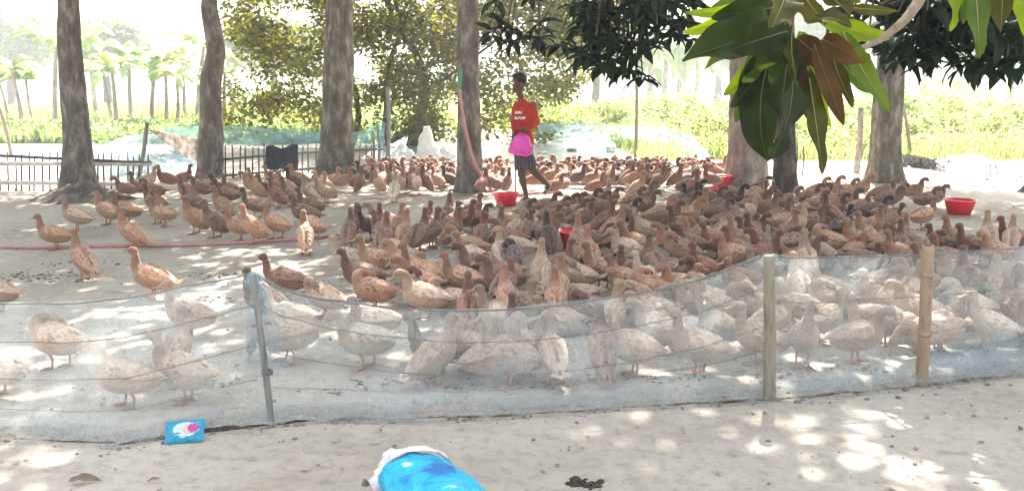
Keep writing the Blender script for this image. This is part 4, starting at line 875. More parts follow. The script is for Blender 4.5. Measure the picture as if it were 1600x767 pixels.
# ------------------------------------------------------------ the net fence in front
M['net'] = netmat('fishing_net', (.68, .78, .80), .18, .36, 3.2, (1, 1, 2.2))
M['net_blue'] = netmat('fishing_net_blue', (.36, .52, .60), .18, .5, 3, (1, 1, 2))
M['hem'] = netmat('muddy_net_hem', (.50, .52, .51), .05, .75, 9, (.6, 1.5, 2))
NET_TOP = [(-260, 470), (-120, 466), (0, 476), (100, 475), (200, 467), (300, 448), (396, 428), (440, 452), (500, 468), (600, 480), (700, 487), (800, 485), (900, 474), (1000, 458), (1100, 436), (1197, 398),
           (1240, 405), (1380, 402), (1442, 399), (1600, 388), (1760, 380), (1900, 374)]
def lerp_tab(T, x):
    for (a, b), (c, d) in zip(T, T[1:]):
        if a <= x <= c: return b + (d - b) * (x - a) / (c - a)
    return T[-1][1]
def net_pt(px, v):       # v 0 bottom .. 1 top
    b = gp(px, lerp_tab(NET_BOT, px)); t = dp(px, lerp_tab(NET_TOP, px), b.y + .02); p = b.lerp(t, v); return p
nf = empty('net_fence', gp(415, 656)); tag(nf, 'sagging pale netting on thin posts running across the foreground', 'fence'); n0 = nf.location.copy()
V = []; F = []; NU, NV = 620, 34; posts_px = [412, 1200, 1440]
for j in range(NV + 1):
    v = j / NV
    for i in range(NU + 1):
        px = -250 + 2140 * i / NU; p = net_pt(px, v); x = p.x
        e = math.sin(math.pi * min(1, v * 1.02)) ** .5
        w = .030 * nz(x * 1.6, v * 1.2, 2) + .012 * nz(x * 5, v * 3 + x * 1.5, 5) + .007 * nz(x * 14, v * 7 + x * 7, 7) + .004 * nz(x * 30, v * 22 - x * 12, 3)
        for q in posts_px:
            dxp = (px - q) / 120.0
            if abs(dxp) < 1: w += .010 * math.sin((v * 14 + abs(dxp) * 9)) * (1 - abs(dxp)) * v
        sk = (1 - v) ** 5 * .06
        V.append(p + Vector((0, w * e - sk, .012 * nz(x * 3, 1) * v + .012)) - n0)
for j in range(NV):
    for i in range(NU): F.append((j * (NU + 1) + i, j * (NU + 1) + i + 1, (j + 1) * (NU + 1) + i + 1, (j + 1) * (NU + 1) + i))
link('net', mesh('net', V, F), nf, M['net'])
# gathered corners of bluer net at the posts
for q, wdt, hh in [(405, 34, .98), (1500, 110, .30)]:
    V = []; F = []; a, b_ = 22, 26
    for j in range(b_ + 1):
        v = j / b_
        for i in range(a + 1):
            u = i / a; spread = wdt * (.10 + .9 * (1 - v) ** .7); px = q + (u - .5) * 2 * spread + (14 * (1 - v) if q == 405 else 0)
            if q == 405: p = net_pt(px, (.40 + .12 * nz(u * 4, 2)) * (1 - v) + 1.02 * v)
            elif q == 1214: p = net_pt(q + u * wdt * 3, 1.0 - (1 - v) * hh)
            else: p = net_pt(1450 + u * 230, .02 + v * .22)
            V.append(p + Vector((0, -.02 - .014 * math.cos(u * 28 + v * 3) * (v if q != 1500 else .6), .01)) - n0)
    for j in range(b_):
        for i in range(a): F.append((j * (a + 1) + i, j * (a + 1) + i + 1, (j + 1) * (a + 1) + i + 1, (j + 1) * (a + 1) + i))
    link('net_gather', mesh('net_gather', V, F), nf, M['net_blue'])
# muddy hem lying in lumpy folds on the ground
V = []; F = []; NU, K = 520, 9
for i in range(NU + 1):
    px = -250 + 2140 * i / NU; b = net_pt(px, 0); x = b.x; wd = .035 + .04 * abs(nz(x * 1.3, 9)); lift = .014 + .02 * abs(nz(x * 2.2, 4)) + (.05 * math.exp(-((px - 355) / 55) ** 2) + .02 * math.exp(-((px - 470) / 40) ** 2))
    for k in range(K + 1):
        t = k / K; a = math.pi * t
        V.append(b + Vector((.01 * nz(x * 9, t * 3), -.10 + wd * (1.4 - 2.6 * (1 - t)) * .9 + .012 * nz(x * 7, t * 4, 3) + .08 * t, lift * math.sin(a) ** .8 + .012 * nz(x * 12, t * 5, 8) + (.03 * t if t > .5 else 0) + (lift * .55 if t < .15 else 0))) - n0)
for i in range(NU):
    for k in range(K): F.append((i * (K + 1) + k, i * (K + 1) + k + 1, (i + 1) * (K + 1) + k + 1, (i + 1) * (K + 1) + k))
link('net_hem', mesh('net_hem', V, F), nf, M['hem'])
def cordline(v0, v1, x0, x1, ph, r=.0022, sag=.0):
    P = []
    for i in range(90):
        t = i / 89; px = x0 + (x1 - x0) * t; v = v0 + (v1 - v0) * t - sag * math.sin(math.pi * t) + .012 * nz(px * .012, ph) + .006 * nz(px * .05, ph)
        p = net_pt(px, v); P.append(p + Vector((0, -.012, .01)) - n0)
    mb = MB(); mb.sweep(P, [r] * len(P), 5); mb.build('cord', M['cord'], nf)
for k, (v0, v1, s) in enumerate([(.985, .995, .0), (.72, .78, .06), (.45, .50, .08), (.20, .26, .08)]): cordline(v0, v1, -240, 404, k, sag=s, r=.003 if k == 0 else .002)
for k, (v0, v1, s) in enumerate([(.99, .99, 0), (.80, .76, .12), (.50, .48, .18), (.22, .30, .10)]): cordline(v0, v1, 412, 1198, 10 + k, sag=s, r=.004 if k == 0 else .0022)
for k, (v0, v1, s) in enumerate([(.995, .99, 0), (.66, .70, .02)]): cordline(v0, v1, 1204, 1880, 20 + k, sag=s, r=.004 if k == 0 else .002)
def net_post(base, top, r, m, label, nodes=False, seed=0):
    b = gp(*base); t = dp(top[0], top[1], b.y - .03); P = crv([Vector((0, 0, -.08)), (t - b) * .33, (t - b) * .66, t - b], 8); k = len(P); rad = []
    for i in range(k):
        q = r * (1 - .12 * i / k) * (1 + .06 * nz(i * .6, seed)); rad.append(q)
    mb = MB(); mb.sweep(P, rad, 18)
    o = mb.build('post', m, nf); o.location = b - n0 + Vector((0, -.035, 0)); o['label'] = label
    if nodes:
        for f in nodes:
            c = (t - b) * f; mb = MB(); mb.sweep([c - Vector((0, 0, .012)), c - Vector((0, 0, .004)), c + Vector((0, 0, .004)), c + Vector((0, 0, .012))], [r * .95, r * 1.13, r * 1.13, r * .95], 18); n_ = mb.build('bamboo_node', m, o)
        mb = MB(); c = t - b; mb.sweep([c - Vector((0, 0, .001)), c + Vector((0, 0, .002))], [r * .55, r * .55], 14); mb.build('hollow_end', M['wooddark'], o)
    return o
p1 = net_post((429, 658), (399, 428), .0155, M['woodgrey'], 'thin grey stick post leaning left', seed=1)
p2 = net_post((1200, 614), (1198, 397), .030, M['postbrown'], 'thick round grey-green wooden post', seed=2)
p3 = net_post((1436, 592), (1445, 381), .031, M['bamboo'], 'cut tan bamboo post with ring joints', nodes=(.36, .79), seed=3)
mb = MB()
for a in range(3): mb.sweep([dp(421, 577, gp(429, 658).y - .03) - n0 + Vector((.022 * math.cos(t * .7), .022 * math.sin(t * .7) - .035, .008 * a - .008)) for t in range(10)], [.004] * 10, 6)
mb.build('tie', M['cord'], nf)
mb = MB()
for i in range(3): mb.ell(dp(400 + i * 3, 432 + 8 * i, gp(429, 658).y) - n0 + Vector((0, -.05, 0)), (.024, .02, .035), 10, 8)
for v in mb.V: v += Vector((.008 * nz(v.x * 60, v.z * 60), .008 * nz(v.y * 60, 3, v.z * 50), 0))
mb.build('net_knot', M['net_blue'], nf)
mb = MB(); mb.ell(dp(1199, 402, gp(1200, 614).y) - n0 + Vector((0, -.045, .0)), (.044, .036, .026), 14, 8)
for v in mb.V: v += Vector((.006 * nz(v.x * 50, v.z * 60), .006 * nz(v.y * 60, 3), .01 * nz(v.x * 40, 7)))
mb.build('net_knot', M['net_blue'], nf)

# ------------------------------------------------------------ the boy
YB = gp(822, 313).y
bo = empty('person', gp(822, 313)); tag(bo, 'barefoot-legged boy in a red long-sleeved shirt walking left with a pink bag', 'person'); b0 = bo.location.copy()
def J(x, y, dy=0.0): return dp(x, y, YB + dy) - b0
M['skin'] = simple('dark_skin', (.075, .036, .023), (.11, .056, .036), scale=12, rough=.5, bump=.05)
M['hair'] = simple('black_hair', (.006, .005, .005), (.018, .015, .014), scale=60, rough=.6, bump=.8)
M['shirt'] = simple('red_shirt', (.33, .020, .011), (.52, .048, .018), scale=6, rough=.85, bump=.9, bscale=9, bdist=.04)
M['pink'] = simple('pink_plastic', (.62, .03, .30), (.85, .10, .50), scale=7, rough=.4, bump=.9, bscale=12, bdist=.03, spec=.4)
M['print'] = simple('white_print', (.75, .74, .72), rough=.8, bump=0)
M['sandal'] = simple('worn_sandal', (.20, .16, .14), (.45, .40, .36), scale=20)
# plaid shorts
m, nn, l = mat('plaid_cloth'); o_ = nn.new('ShaderNodeOutputMaterial'); b_ = nn.new('ShaderNodeBsdfPrincipled'); b_.inputs['Roughness'].default_value = .9
tc_ = nn.new('ShaderNodeTexCoord'); cols = []
for ax, sc in (('X', 9), ('Z', 12)):
    w = nn.new('ShaderNodeTexWave'); w.bands_direction = ax; w.inputs['Scale'].default_value = sc; w.inputs['Distortion'].default_value = .4; l.new(tc_.outputs['Object'], w.inputs['Vector']); cols.append(w.outputs['Fac'])
mx_ = nn.new('ShaderNodeMath'); mx_.operation = 'MAXIMUM'; l.new(cols[0], mx_.inputs[0]); l.new(cols[1], mx_.inputs[1])
l.new(ramp(nn, l, mx_.outputs[0], [(.80, (.014, .013, .025)), (.95, (.13, .11, .14))]), b_.inputs['Base Color']); l.new(b_.outputs[0], o_.inputs[0]); M['plaid'] = m
mb = MB()   # body: trunk, neck, head, legs, arms and hands, one surface
hipc = J(819, 240); chest = J(818, 178)
mb.capsule(J(817, 200), hipc, .085, .095); mb.capsule(J(821, 172), J(817, 200), .082, .085)
mb.capsule(J(815, 158), J(812, 146), .045, .042)
mb.ell(J(811.5, 129), (.075, .078, .105), 16, 12, Matrix.Rotation(R(-8), 3, 'Y')); mb.ell(J(806.5, 138), (.052, .052, .062), 12, 8)
mb.ell(J(801.6, 133), (.016, .012, .020), 8, 6); mb.ell(J(802.5, 139.5), (.018, .022, .010), 8, 6); mb.ell(J(804, 143.5), (.022, .024, .018), 8, 6)   # nose, lips, chin
mb.ell(J(804, 128), (.02, .045, .012), 8, 6)                                                     # brow
for s in (-1, 1): mb.ell(J(815, 132) + Vector((0, s * .078, 0)), (.020, .010, .030), 8, 6)        # ears
mb.capsule(J(817, 245, .04), J(815, 273, .03), .078, .055); mb.capsule(J(815, 273, .03), J(822, 305, 0), .050, .030)
mb.capsule(J(815.5, 282, .045), J(819, 292, .04), .048, .038)
mb.capsule(J(822, 246, -.05), J(834, 268, -.05), .078, .055); mb.capsule(J(834, 268, -.05), J(855, 288, -.02), .050, .030)
mb.capsule(J(840, 275, -.045), J(847, 281, -.03), .047, .038)
foot = [J(823, 309), J(815, 314, -.01), J(806, 317.5, -.02)]; mb.sweep(crv(foot, 4), [(.034, .034), (.034, .03), (.036, .028), (.038, .024), (.042, .022), (.044, .019), (.044, .016), (.04, .014), (.03, .010)], 10)
mb.ell(J(825, 311), (.035, .03, .03)); foot2 = [J(857, 288, -.02), J(853, 297, -.02), J(848, 303, -.02)]
mb.sweep(crv(foot2, 4), [(.032, .03), (.034, .028), (.036, .026), (.038, .024), (.042, .022), (.044, .019), (.044, .016), (.04, .014), (.03, .010)], 10)
def arm(sh, el, wr, hd, fd):
    mb.capsule(sh, el, .034, .028); mb.capsule(el, wr, .028, .021); mb.ell(hd, (.036, .020, .036), 12, 8)
    for k in range(4):
        a = hd + fd[0] * .028 + fd[1] * (k - 1.5) * .018; q = a + fd[0] * (.028 + .004 * (k in (1, 2))) + fd[2] * .006; e = q + fd[0] * .008 + fd[2] * .026
        mb.capsule(a, q, .0095, .009, 7); mb.capsule(q, e, .009, .0078, 7)
    a = hd - fd[1] * .034; mb.capsule(a, a + fd[0] * .03 - fd[1] * .012 + fd[2] * .012, .011, .009, 7)
arm(J(834, 164, -.03), J(840, 193, -.08), J(823, 203, -.19), J(818.5, 203.5, -.21), (Vector((-.8, -.2, -.5)).normalized(), Vector((.2, -.6, -.4)).normalized(), Vector((.1, .5, -.8)).normalized()))
arm(J(806, 164, .06), J(803, 190, .02), J(805, 208, -.10), J(804, 212, -.13), (Vector((-.2, -.5, -.8)).normalized(), Vector((.7, -.5, 0)).normalized(), Vector((.5, .5, -.6)).normalized()))
link('body', remeshed(mb, 'boy_body', .0068, 2), bo, M['skin'])
mb = MB()   # shirt
mb.capsule(J(821, 172), J(818, 200), .108, .102, 18); mb.sweep(crv([J(817, 196), J(818.5, 213), J(820, 228)], 4), [.102, .105, .108, .112, .115, .118, .12, .121, .121], 20)
mb.ell(J(820, 166), (.128, .100, .055), 18, 10); mb.capsule(J(831, 166, -.03), J(839, 192, -.08), .052, .046, 14); mb.capsule(J(839, 192, -.08), J(825, 202, -.18), .046, .034, 14)
mb.capsule(J(808, 165, .06), J(803, 190, .02), .058, .05, 14); mb.capsule(J(803, 190, .02), J(805, 206, -.09), .05, .034, 14); mb.capsule(J(817, 161), J(815.5, 158), .060, .052, 14)
ms = remeshed(mb, 'shirt', .010, 5); 
for v in ms.vertices: v.co += Vector((.010 * nz(v.co.z * 14, v.co.x * 8), .012 * nz(v.co.x * 14, v.co.z * 20, 3), .0))
sh = link('shirt', ms, bo, M['shirt'])
mb = MB(); mb.capsule(J(819, 228), J(818, 246), .12, .125, 18); mb.sweep([J(817, 242, .04), J(815, 262, .03), J(815, 266, .03)], [.10, .088, .09], 16); mb.sweep([J(822, 244, -.05), J(829.5, 260, -.05), J(831, 263, -.05)], [.10, .088, .09], 16)
link('shorts', remeshed(mb, 'shorts', .012, 3), bo, M['plaid'])
mb = MB(); mb.ell(J(813, 124.5), (.088, .088, .098), 18, 12, Matrix.Rotation(R(-12), 3, 'Y')); mb.ell(J(806, 119), (.05, .065, .035), 12, 8)
hv_ = [v for v in mb.V]
for v in mb.V: v += Vector((.010 * nz(v.x * 45, v.z * 45), .010 * nz(v.y * 45, 4, v.z * 45), .010 * nz(v.x * 50, 9, v.y * 50)))
hm = mb.me('hair'); bmx = bmesh.new(); bmx.from_mesh(hm); cut = J(811, 131); 
dv = [v for v in bmx.verts if (v.co.z < cut.z + (.055 if v.co.x < J(807, 0).x else -.012 - .05 * (v.co.x > J(812, 0).x)))]
bmesh.ops.delete(bmx, geom=dv, context='VERTS'); bmx.to_mesh(hm); bmx.free(); link('hair', hm, bo, M['hair'])
for s in (-1, 1): mb = MB(); mb.ell(J(803.6, 129.5) + Vector((-.004, s * .030, 0)), (.008, .011, .007), 8, 6); mb.build('eye', M['print'], bo)
for f, nm in ((foot, 'sandal'), (foot2, 'sandal')):
    P = [p + (Vector((0, 0, -.026)) if f is foot else Vector((.028, 0, -.012))) for p in crv(f, 4)]
    P = [P[0] * 1.35 - P[3] * .35] + P; mb = MB(); mb.sweep(P, [(.036, .012)] + [(.040 + .004 * i / 8, .010) for i in range(9)], 10)
    c = f[1]; mb.sweep([c + Vector((0, -.045, -.01)), c + Vector((0, -.02, .03)), c + Vector((0, .02, .03)), c + Vector((0, .045, -.01))], [(.008, .014)] * 4, 8); mb.build(nm, M['sandal'], bo)
# lettering on the chest (blurred white block capitals)
for s, x, y, sz in (('AMU', 810, 178, .036), ('ALBUM', 812, 186.5, .036)):
    cu = bpy.data.curves.new('lettering', 'FONT'); cu.body = s; cu.size = sz * 1.25; cu.align_x = 'CENTER'; cu.extrude = .003; cu.offset = .002
    to = bpy.data.objects.new('lettering', cu); C.objects.link(to); to.parent = bo; cu.materials.append(M['print'])
    to.parent = None; lm_ = bpy.data.meshes.new_from_object(to); bpy.data.objects.remove(to); to = link('shirt_lettering', lm_, bo)
    to.location = J(x, y, -.116 if s == 'AMU' else -.112); to.rotation_euler = (R(90), 0, R(-16))
mb = MB(); pb = [J(819, 208, -.22), J(817, 213, -.22), J(815, 222, -.22), J(814, 232, -.21), J(813.5, 240, -.2), J(813, 244, -.2)]
mb.sweep(crv(pb, 5), [(.02 + .128 * math.sin(min(1, i / 17) * math.pi / 2) ** 1.0 * (1 - .5 * max(0, (i - 19) / 6)), (.03 + .10 * math.sin(min(1, i / 14) * math.pi / 2))) if i < 25 else (.02, .02) for i in range(26)], 26, up=(1, 0, 0))
for v in mb.V: v += Vector((.022 * nz(v.x * 16, v.z * 16), .022 * nz(v.x * 16, v.z * 14, 5), .014 * nz(v.x * 20, 3)))
bgo = mb.build('plastic_bag', M['pink']); bgo.location = b0; tag(bgo, 'bright pink plastic bag held at the boy\'s waist', 'bag')

# ------------------------------------------------------------ mango leaves
def mango_leaf_mesh(L, Wd, bend, curl=.25, n=14, twist=0.0, wavy=.06):
    """leaf along +X, midrib folded, drooping by bend (radians)"""
    V = []; F = []; m = 6; x = z = 0; a = 0
    for i in range(n + 1):
        t = i / n; a = -bend * t; w = Wd * .5 * math.sin(math.pi * min(1, t * .97 + .02)) ** .75 * (1 - .25 * t)
        tw = twist * t
        for j in range(-m, m + 1):
            s = j / m; y = w * s; zz = abs(s) * w * curl + wavy * Wd * math.sin(t * 16 + (2 if s < 0 else 0)) * abs(s) ** 2
            if j == 0: zz -= Wd * .02
            yy = y * math.cos(tw) - zz * math.sin(tw); z2 = y * math.sin(tw) + zz * math.cos(tw)
            V.append(Vector((x + z2 * math.sin(-a) , yy, z + z2 * math.cos(a))))
        x += L / n * math.cos(a); z += L / n * math.sin(a)
    k = 2 * m + 1
    for i in range(n):
        for j in range(k - 1): F.append((i * k + j, (i + 1) * k + j, (i + 1) * k + j + 1, i * k + j + 1))
    return mesh('leaf', V, F)
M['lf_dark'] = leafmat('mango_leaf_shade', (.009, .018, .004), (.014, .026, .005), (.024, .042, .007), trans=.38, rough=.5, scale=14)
M['lf_olive'] = leafmat('mango_leaf_olive', (.030, .032, .008), (.044, .046, .010), (.06, .06, .014), trans=.50, rough=.4, scale=14)
M['lf_lime'] = leafmat('mango_leaf_young', (.11, .17, .015), (.14, .21, .02), (.17, .24, .02), trans=.55, rough=.35, scale=10)
M['lf_brown'] = leafmat('mango_leaf_bronze', (.034, .018, .008), (.046, .026, .010), (.06, .036, .012), trans=.40, rough=.45, scale=18)
M['lf_mid'] = leafmat('mango_leaf_green', (.035, .07, .010), (.05, .09, .012), (.07, .11, .014), trans=.35, rough=.35, scale=12)
M['midrib'] = simple('leaf_midrib', (.25, .26, .10), rough=.5, bump=0)
M['midrib2'] = simple('leaf_midrib_dark', (.09, .10, .05), rough=.5, bump=0)
M['twig'] = simple('mango_twig', (.14, .10, .07), (.30, .24, .18), scale=30, rough=.85, bump=.6)
def place_leaf(parent, p0, p1, width, bend, m, roll, org, sag=1):
    """leaf from base p0 to tip p1 (world)"""
    d = p1 - p0; ch = d.length; L = ch / (math.sin(bend / 2) / (bend / 2)) if bend > .05 else ch
    bend = min(2.0, bend * 1.5); L = ch / (math.sin(bend / 2) / (bend / 2)); me = mango_leaf_mesh(L, width, bend, random.uniform(.15, .6), twist=random.uniform(-1.0, 1.0), wavy=random.uniform(.05, .15)); me.materials.append(m); o = link('leaf', me, parent)
    # chord in local frame points down by bend/2
    x = d.normalized(); up0 = Vector((0, -1, 0)) if abs(x.y) < .9 else Vector((0, 0, 1)); up0 = Matrix.Rotation(roll, 3, x) @ up0
    y = up0.cross(x).normalized(); z = x.cross(y); Mr = Matrix((x, y, z)).transposed() @ Matrix.Rotation(-bend / 2, 3, 'Y')
    o.matrix_local = Matrix.Translation(p0 - org) @ Mr.to_4x4()
    rb = MB(); n = 14; pts = []; xx = zz = 0
    for i in range(n + 1):
        t = i / n; a = -bend * t; pts.append(Vector((xx, 0, zz + .0006))); xx += L / n * math.cos(a); zz += L / n * math.sin(a)
    rb.sweep(pts, [max(.0003, .0016 * (1 - i / n)) * (width / .05) ** .5 for i in range(n + 1)], 5)
    link('midrib', rb.me('midrib'), o, M['midrib'] if m in (M['lf_lime'], M['lf_mid'], M['lf_olive']) else M['midrib2'])
    return o
YL = 1.75
mb_ = empty('mango_branch', dp(1440, -10, 1.9)); tag(mb_, 'near mango branch hanging in at the top with long drooping leaves', 'branch'); g0 = mb_.location.copy()
P = crv([dp(1470, -60, 1.9), dp(1428, 14, 1.88), dp(1395, 48, 1.84), dp(1355, 72, 1.80), dp(1302, 84, 1.76)], 7)
bm_ = MB(); bm_.sweep([p - g0 for p in P], [.0135 * (1 - .72 * i / len(P)) * (1 + .15 * nz(i * .9)) for i in range(len(P))], 10); bm_.build('twig', M['twig'], mb_)
hub = dp(1232, 30, 1.76)
bm_ = MB(); bm_.sweep([p - g0 for p in crv([dp(1250, -90, 1.95), dp(1240, -30, 1.82), hub, dp(1236, 62, 1.76)], 7)], [.009, .009, .008, .008, .007] + [.006] * 17, 8); bm_.build('twig', M['twig'], mb_)
NLW = .86
NL = [  # base, tip, picture width of the blade in px, bend, material, roll, depth offset
 ((1225, 55), (1062, 98), 78, .7, 'lf_dark', .3, 0), ((1218, 62), (1205, 252), 70, .9, 'lf_dark', .9, .05), ((1205, 58), (1140, 168), 52, .5, 'lf_dark', -.5, .10), ((1226, 68), (1196, 250), 62, .6, 'lf_dark', -.9, -.08),
 ((1236, 66), (1218, 190), 55, .35, 'lf_dark', .4, -.02), ((1230, 50), (1140, 80), 55, .6, 'lf_dark', .2, -.12), ((1200, 88), (1130, 150), 42, .3, 'lf_lime', 0, .18), ((1262, 105), (1286, 272), 38, .35, 'lf_olive', .3, 0),
 ((1240, 40), (1252, 142), 24, .5, 'lf_olive', 1.0, -.10), ((1272, 70), (1318, 196), 34, .35, 'lf_brown', .3, -.04), ((1300, 84), (1334, 168), 28, .4, 'lf_olive', .7, .02), ((1285, 62), (1352, 100), 44, .5, 'lf_brown', .2, -.06),
 ((1318, 52), (1392, 178), 36, .7, 'lf_mid', .5, .0), ((1262, 38), (1330, 45), 34, .6, 'lf_olive', .2, -.1), ((1325, 12), (1406, 18), 18, .4, 'lf_olive', .2, 0), ((1235, 8), (1070, 20), 30, .3, 'lf_lime', -.3, .05),
 ((1190, 22), (1066, 52), 34, .5, 'lf_lime', .1, .12), ((1225, 12), (1110, 30), 52, .4, 'lf_dark', .2, 0), ((1230, -20), (1205, 45), 60, .4, 'lf_olive', .1, -.12), ((1238, -30), (1290, 40), 46, .6, 'lf_olive', .3, -.05),
 ((1270, -25), (1330, 25), 50, .5, 'lf_olive', .1, .02), ((1250, 50), (1262, 118), 30, .2, 'lf_lime', .1, .15), ((1175, 40), (1195, 62), 30, .2, 'lf_lime', .1, .15), ((1228, 34), (1160, 130), 48, .5, 'lf_dark', -.2, -.03),
 ((1290, -30), (1345, 5), 38, .4, 'lf_mid', .2, .1), ((1210, 0), (1110, 12), 40, .4, 'lf_mid', .2, .1), ((1250, 90), (1238, 150), 44, .4, 'lf_brown', .4, .03), ((1245, 60), (1300, 110), 46, .5, 'lf_brown', .1, .05),
 ((1215, 60), (1150, 195), 46, .7, 'lf_mid', .6, .14), ((1255, 80), (1300, 200), 34, .6, 'lf_lime', .6, .16), ((1235, 20), (1120, 60), 40, .5, 'lf_mid', .2, .16), ((1245, 75), (1262, 190), 40, .5, 'lf_dark', .5, .08), ((1280, 30), (1390, 60), 34, .6, 'lf_lime', .4, .14), ((1300, 80), (1370, 150), 30, .6, 'lf_mid', .5, .10), ((1200, 40), (1100, 110), 40, .5, 'lf_mid', .4, .16), ((1215, 80), (1172, 215), 42, .9, 'lf_olive', -.4, .12)]
for (a, b, w, bd, mm, ro, dy) in NL:
    Y = YL + dy; place_leaf(mb_, dp(a[0], a[1], Y), dp(b[0], b[1], Y - .05 + random.uniform(-.05, .05)), w / FPX * Y * 1.12 * (.92 if mm == 'lf_dark' else NLW), bd, M[mm], ro, g0)
m2_ = empty('mango_branch', dp(1545, -60, 1.7)); tag(m2_, 'second near sprig of bright backlit mango leaves in the top right corner', 'branch'); h0 = m2_.location.copy()
bm_ = MB(); bm_.sweep([p - h0 for p in crv([dp(1660, -150, 1.8), dp(1560, -70, 1.7), dp(1490, -25, 1.7)], 6)], [.008] * 13, 8); bm_.build('twig', M['twig'], m2_)
for (a, b, w, bd, mm, ro, dy) in [((1490, -60), (1486, 50), 30, .3, 'lf_lime', .2, .02), ((1520, -50), (1530, 92), 32, .3, 'lf_mid', .3, 0), ((1565, -50), (1562, 52), 32, .3, 'lf_olive', .2, .03), ((1590, -55), (1604, 62), 34, .4, 'lf_lime', .3, .05), ((1505, -40), (1506, 38), 22, .2, 'lf_mid', .8, .05), ((1470, -70), (1420, -8), 30, .4, 'lf_lime', .2, 0)]:
    Y = 1.7 + dy; place_leaf(m2_, dp(a[0], a[1], Y), dp(b[0], b[1], Y - .03), w / FPX * Y * 1.15, bd, M[mm], ro, h0)
# darker mango sprays further off: whorls of drooping leaves on twigs
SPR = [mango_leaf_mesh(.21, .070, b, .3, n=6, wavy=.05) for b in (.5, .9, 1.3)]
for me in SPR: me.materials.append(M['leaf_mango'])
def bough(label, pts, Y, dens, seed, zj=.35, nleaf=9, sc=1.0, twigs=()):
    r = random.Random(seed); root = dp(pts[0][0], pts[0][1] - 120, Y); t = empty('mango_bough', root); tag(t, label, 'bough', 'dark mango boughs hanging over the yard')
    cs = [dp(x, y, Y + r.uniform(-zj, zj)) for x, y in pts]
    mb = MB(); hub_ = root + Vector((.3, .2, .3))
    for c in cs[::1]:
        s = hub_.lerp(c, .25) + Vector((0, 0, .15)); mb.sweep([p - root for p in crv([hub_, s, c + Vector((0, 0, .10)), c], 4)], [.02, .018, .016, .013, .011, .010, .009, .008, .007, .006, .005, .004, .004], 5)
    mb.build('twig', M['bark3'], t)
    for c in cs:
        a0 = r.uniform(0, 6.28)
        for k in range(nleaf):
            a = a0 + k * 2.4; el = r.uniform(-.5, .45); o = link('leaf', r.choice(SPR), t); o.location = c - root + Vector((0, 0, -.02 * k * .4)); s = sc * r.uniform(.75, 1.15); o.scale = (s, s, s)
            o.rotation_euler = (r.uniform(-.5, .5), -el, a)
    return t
r_ = random.Random(12)
def fill(poly_fn, n, seed):
    r = random.Random(seed); out = []; k = 0
    while len(out) < n and k < 9000:
        k += 1; x = r.uniform(720, 1640); y = r.uniform(-30, 140)
        if poly_fn(x, y) and all(math.hypot(x - a, y - b) > 11 for a, b in out): out.append((x, y))
    return out
mid1 = fill(lambda x, y: 842 < x < 1012 and y < 118 and y > -30 and not (850 < x < 905 and 5 < y < 62) and y < 60 + (x - 842) * .45, 30, 1)
mid2 = fill(lambda x, y: 905 < x < 1085 and y < 62, 30, 2)
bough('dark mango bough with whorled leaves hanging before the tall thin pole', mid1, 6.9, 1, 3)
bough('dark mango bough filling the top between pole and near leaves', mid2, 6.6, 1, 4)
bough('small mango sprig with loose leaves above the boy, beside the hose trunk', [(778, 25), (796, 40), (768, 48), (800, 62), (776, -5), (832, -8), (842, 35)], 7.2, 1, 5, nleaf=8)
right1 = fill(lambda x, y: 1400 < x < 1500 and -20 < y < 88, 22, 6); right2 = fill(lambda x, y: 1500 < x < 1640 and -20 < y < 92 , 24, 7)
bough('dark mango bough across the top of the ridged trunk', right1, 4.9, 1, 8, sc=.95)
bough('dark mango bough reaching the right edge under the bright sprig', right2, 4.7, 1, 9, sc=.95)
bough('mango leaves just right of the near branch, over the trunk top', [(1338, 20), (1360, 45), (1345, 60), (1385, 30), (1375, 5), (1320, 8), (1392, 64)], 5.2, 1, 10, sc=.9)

# ------------------------------------------------------------ foreground: packet, bag, litter
# biscuit packet: crimped pillow of printed foil
m, nn, l = mat('packet_foil'); o_ = nn.new('ShaderNodeOutputMaterial'); b_ = nn.new('ShaderNodeBsdfPrincipled'); tc_ = nn.new('ShaderNodeTexCoord'); sp = nn.new('ShaderNodeSeparateXYZ'); l.new(tc_.outputs['Object'], sp.inputs[0])
def disc(cx, cy, rx, ry, nzs=.3):
    mp = nn.new('ShaderNodeMapping'); mp.vector_type = 'POINT'; mp.inputs['Location'].default_value = (-cx / rx, -cy / ry, 0); mp.inputs['Scale'].default_value = (1 / rx, 1 / ry, 0)
    l.new(tc_.outputs['Object'], mp.inputs[0]); ns = nn.new('ShaderNodeTexNoise'); ns.inputs['Scale'].default_value = 2.2; l.new(mp.outputs[0], ns.inputs['Vector'])
    le = nn.new('ShaderNodeVectorMath'); le.operation = 'LENGTH'; l.new(mp.outputs[0], le.inputs[0]); a = nn.new('ShaderNodeMath'); a.operation = 'MULTIPLY_ADD'; a.inputs[1].default_value = nzs * 2; l.new(ns.outputs['Fac'], a.inputs[0]); l.new(le.outputs['Value'], a.inputs[2])
    b = nn.new('ShaderNodeMath'); b.operation = 'LESS_THAN'; b.inputs[1].default_value = 1 + nzs; l.new(a.outputs[0], b.inputs[0]); return b.outputs[0]
def mixc(f, a, c):
    x = nn.new('ShaderNodeMix'); x.data_type = 'RGBA'; l.new(f, x.inputs[0])
    if isinstance(a, tuple): x.inputs[6].default_value = rgb(a)
    else: l.new(a, x.inputs[6])
    x.inputs[7].default_value = rgb(c); return x.outputs[2]
c_ = mixc(disc(.004, .004, .052, .032, .45), (.0, .26, .38), (.50, .60, .64)); c_ = mixc(disc(.022, .004, .030, .024, .2), c_, (.62, .45, .36)); c_ = mixc(disc(.036, .008, .024, .020, .5), c_, (.40, .05, .26)); c_ = mixc(disc(-.03, -.012, .016, .005, .5), c_, (.05, .30, .36))
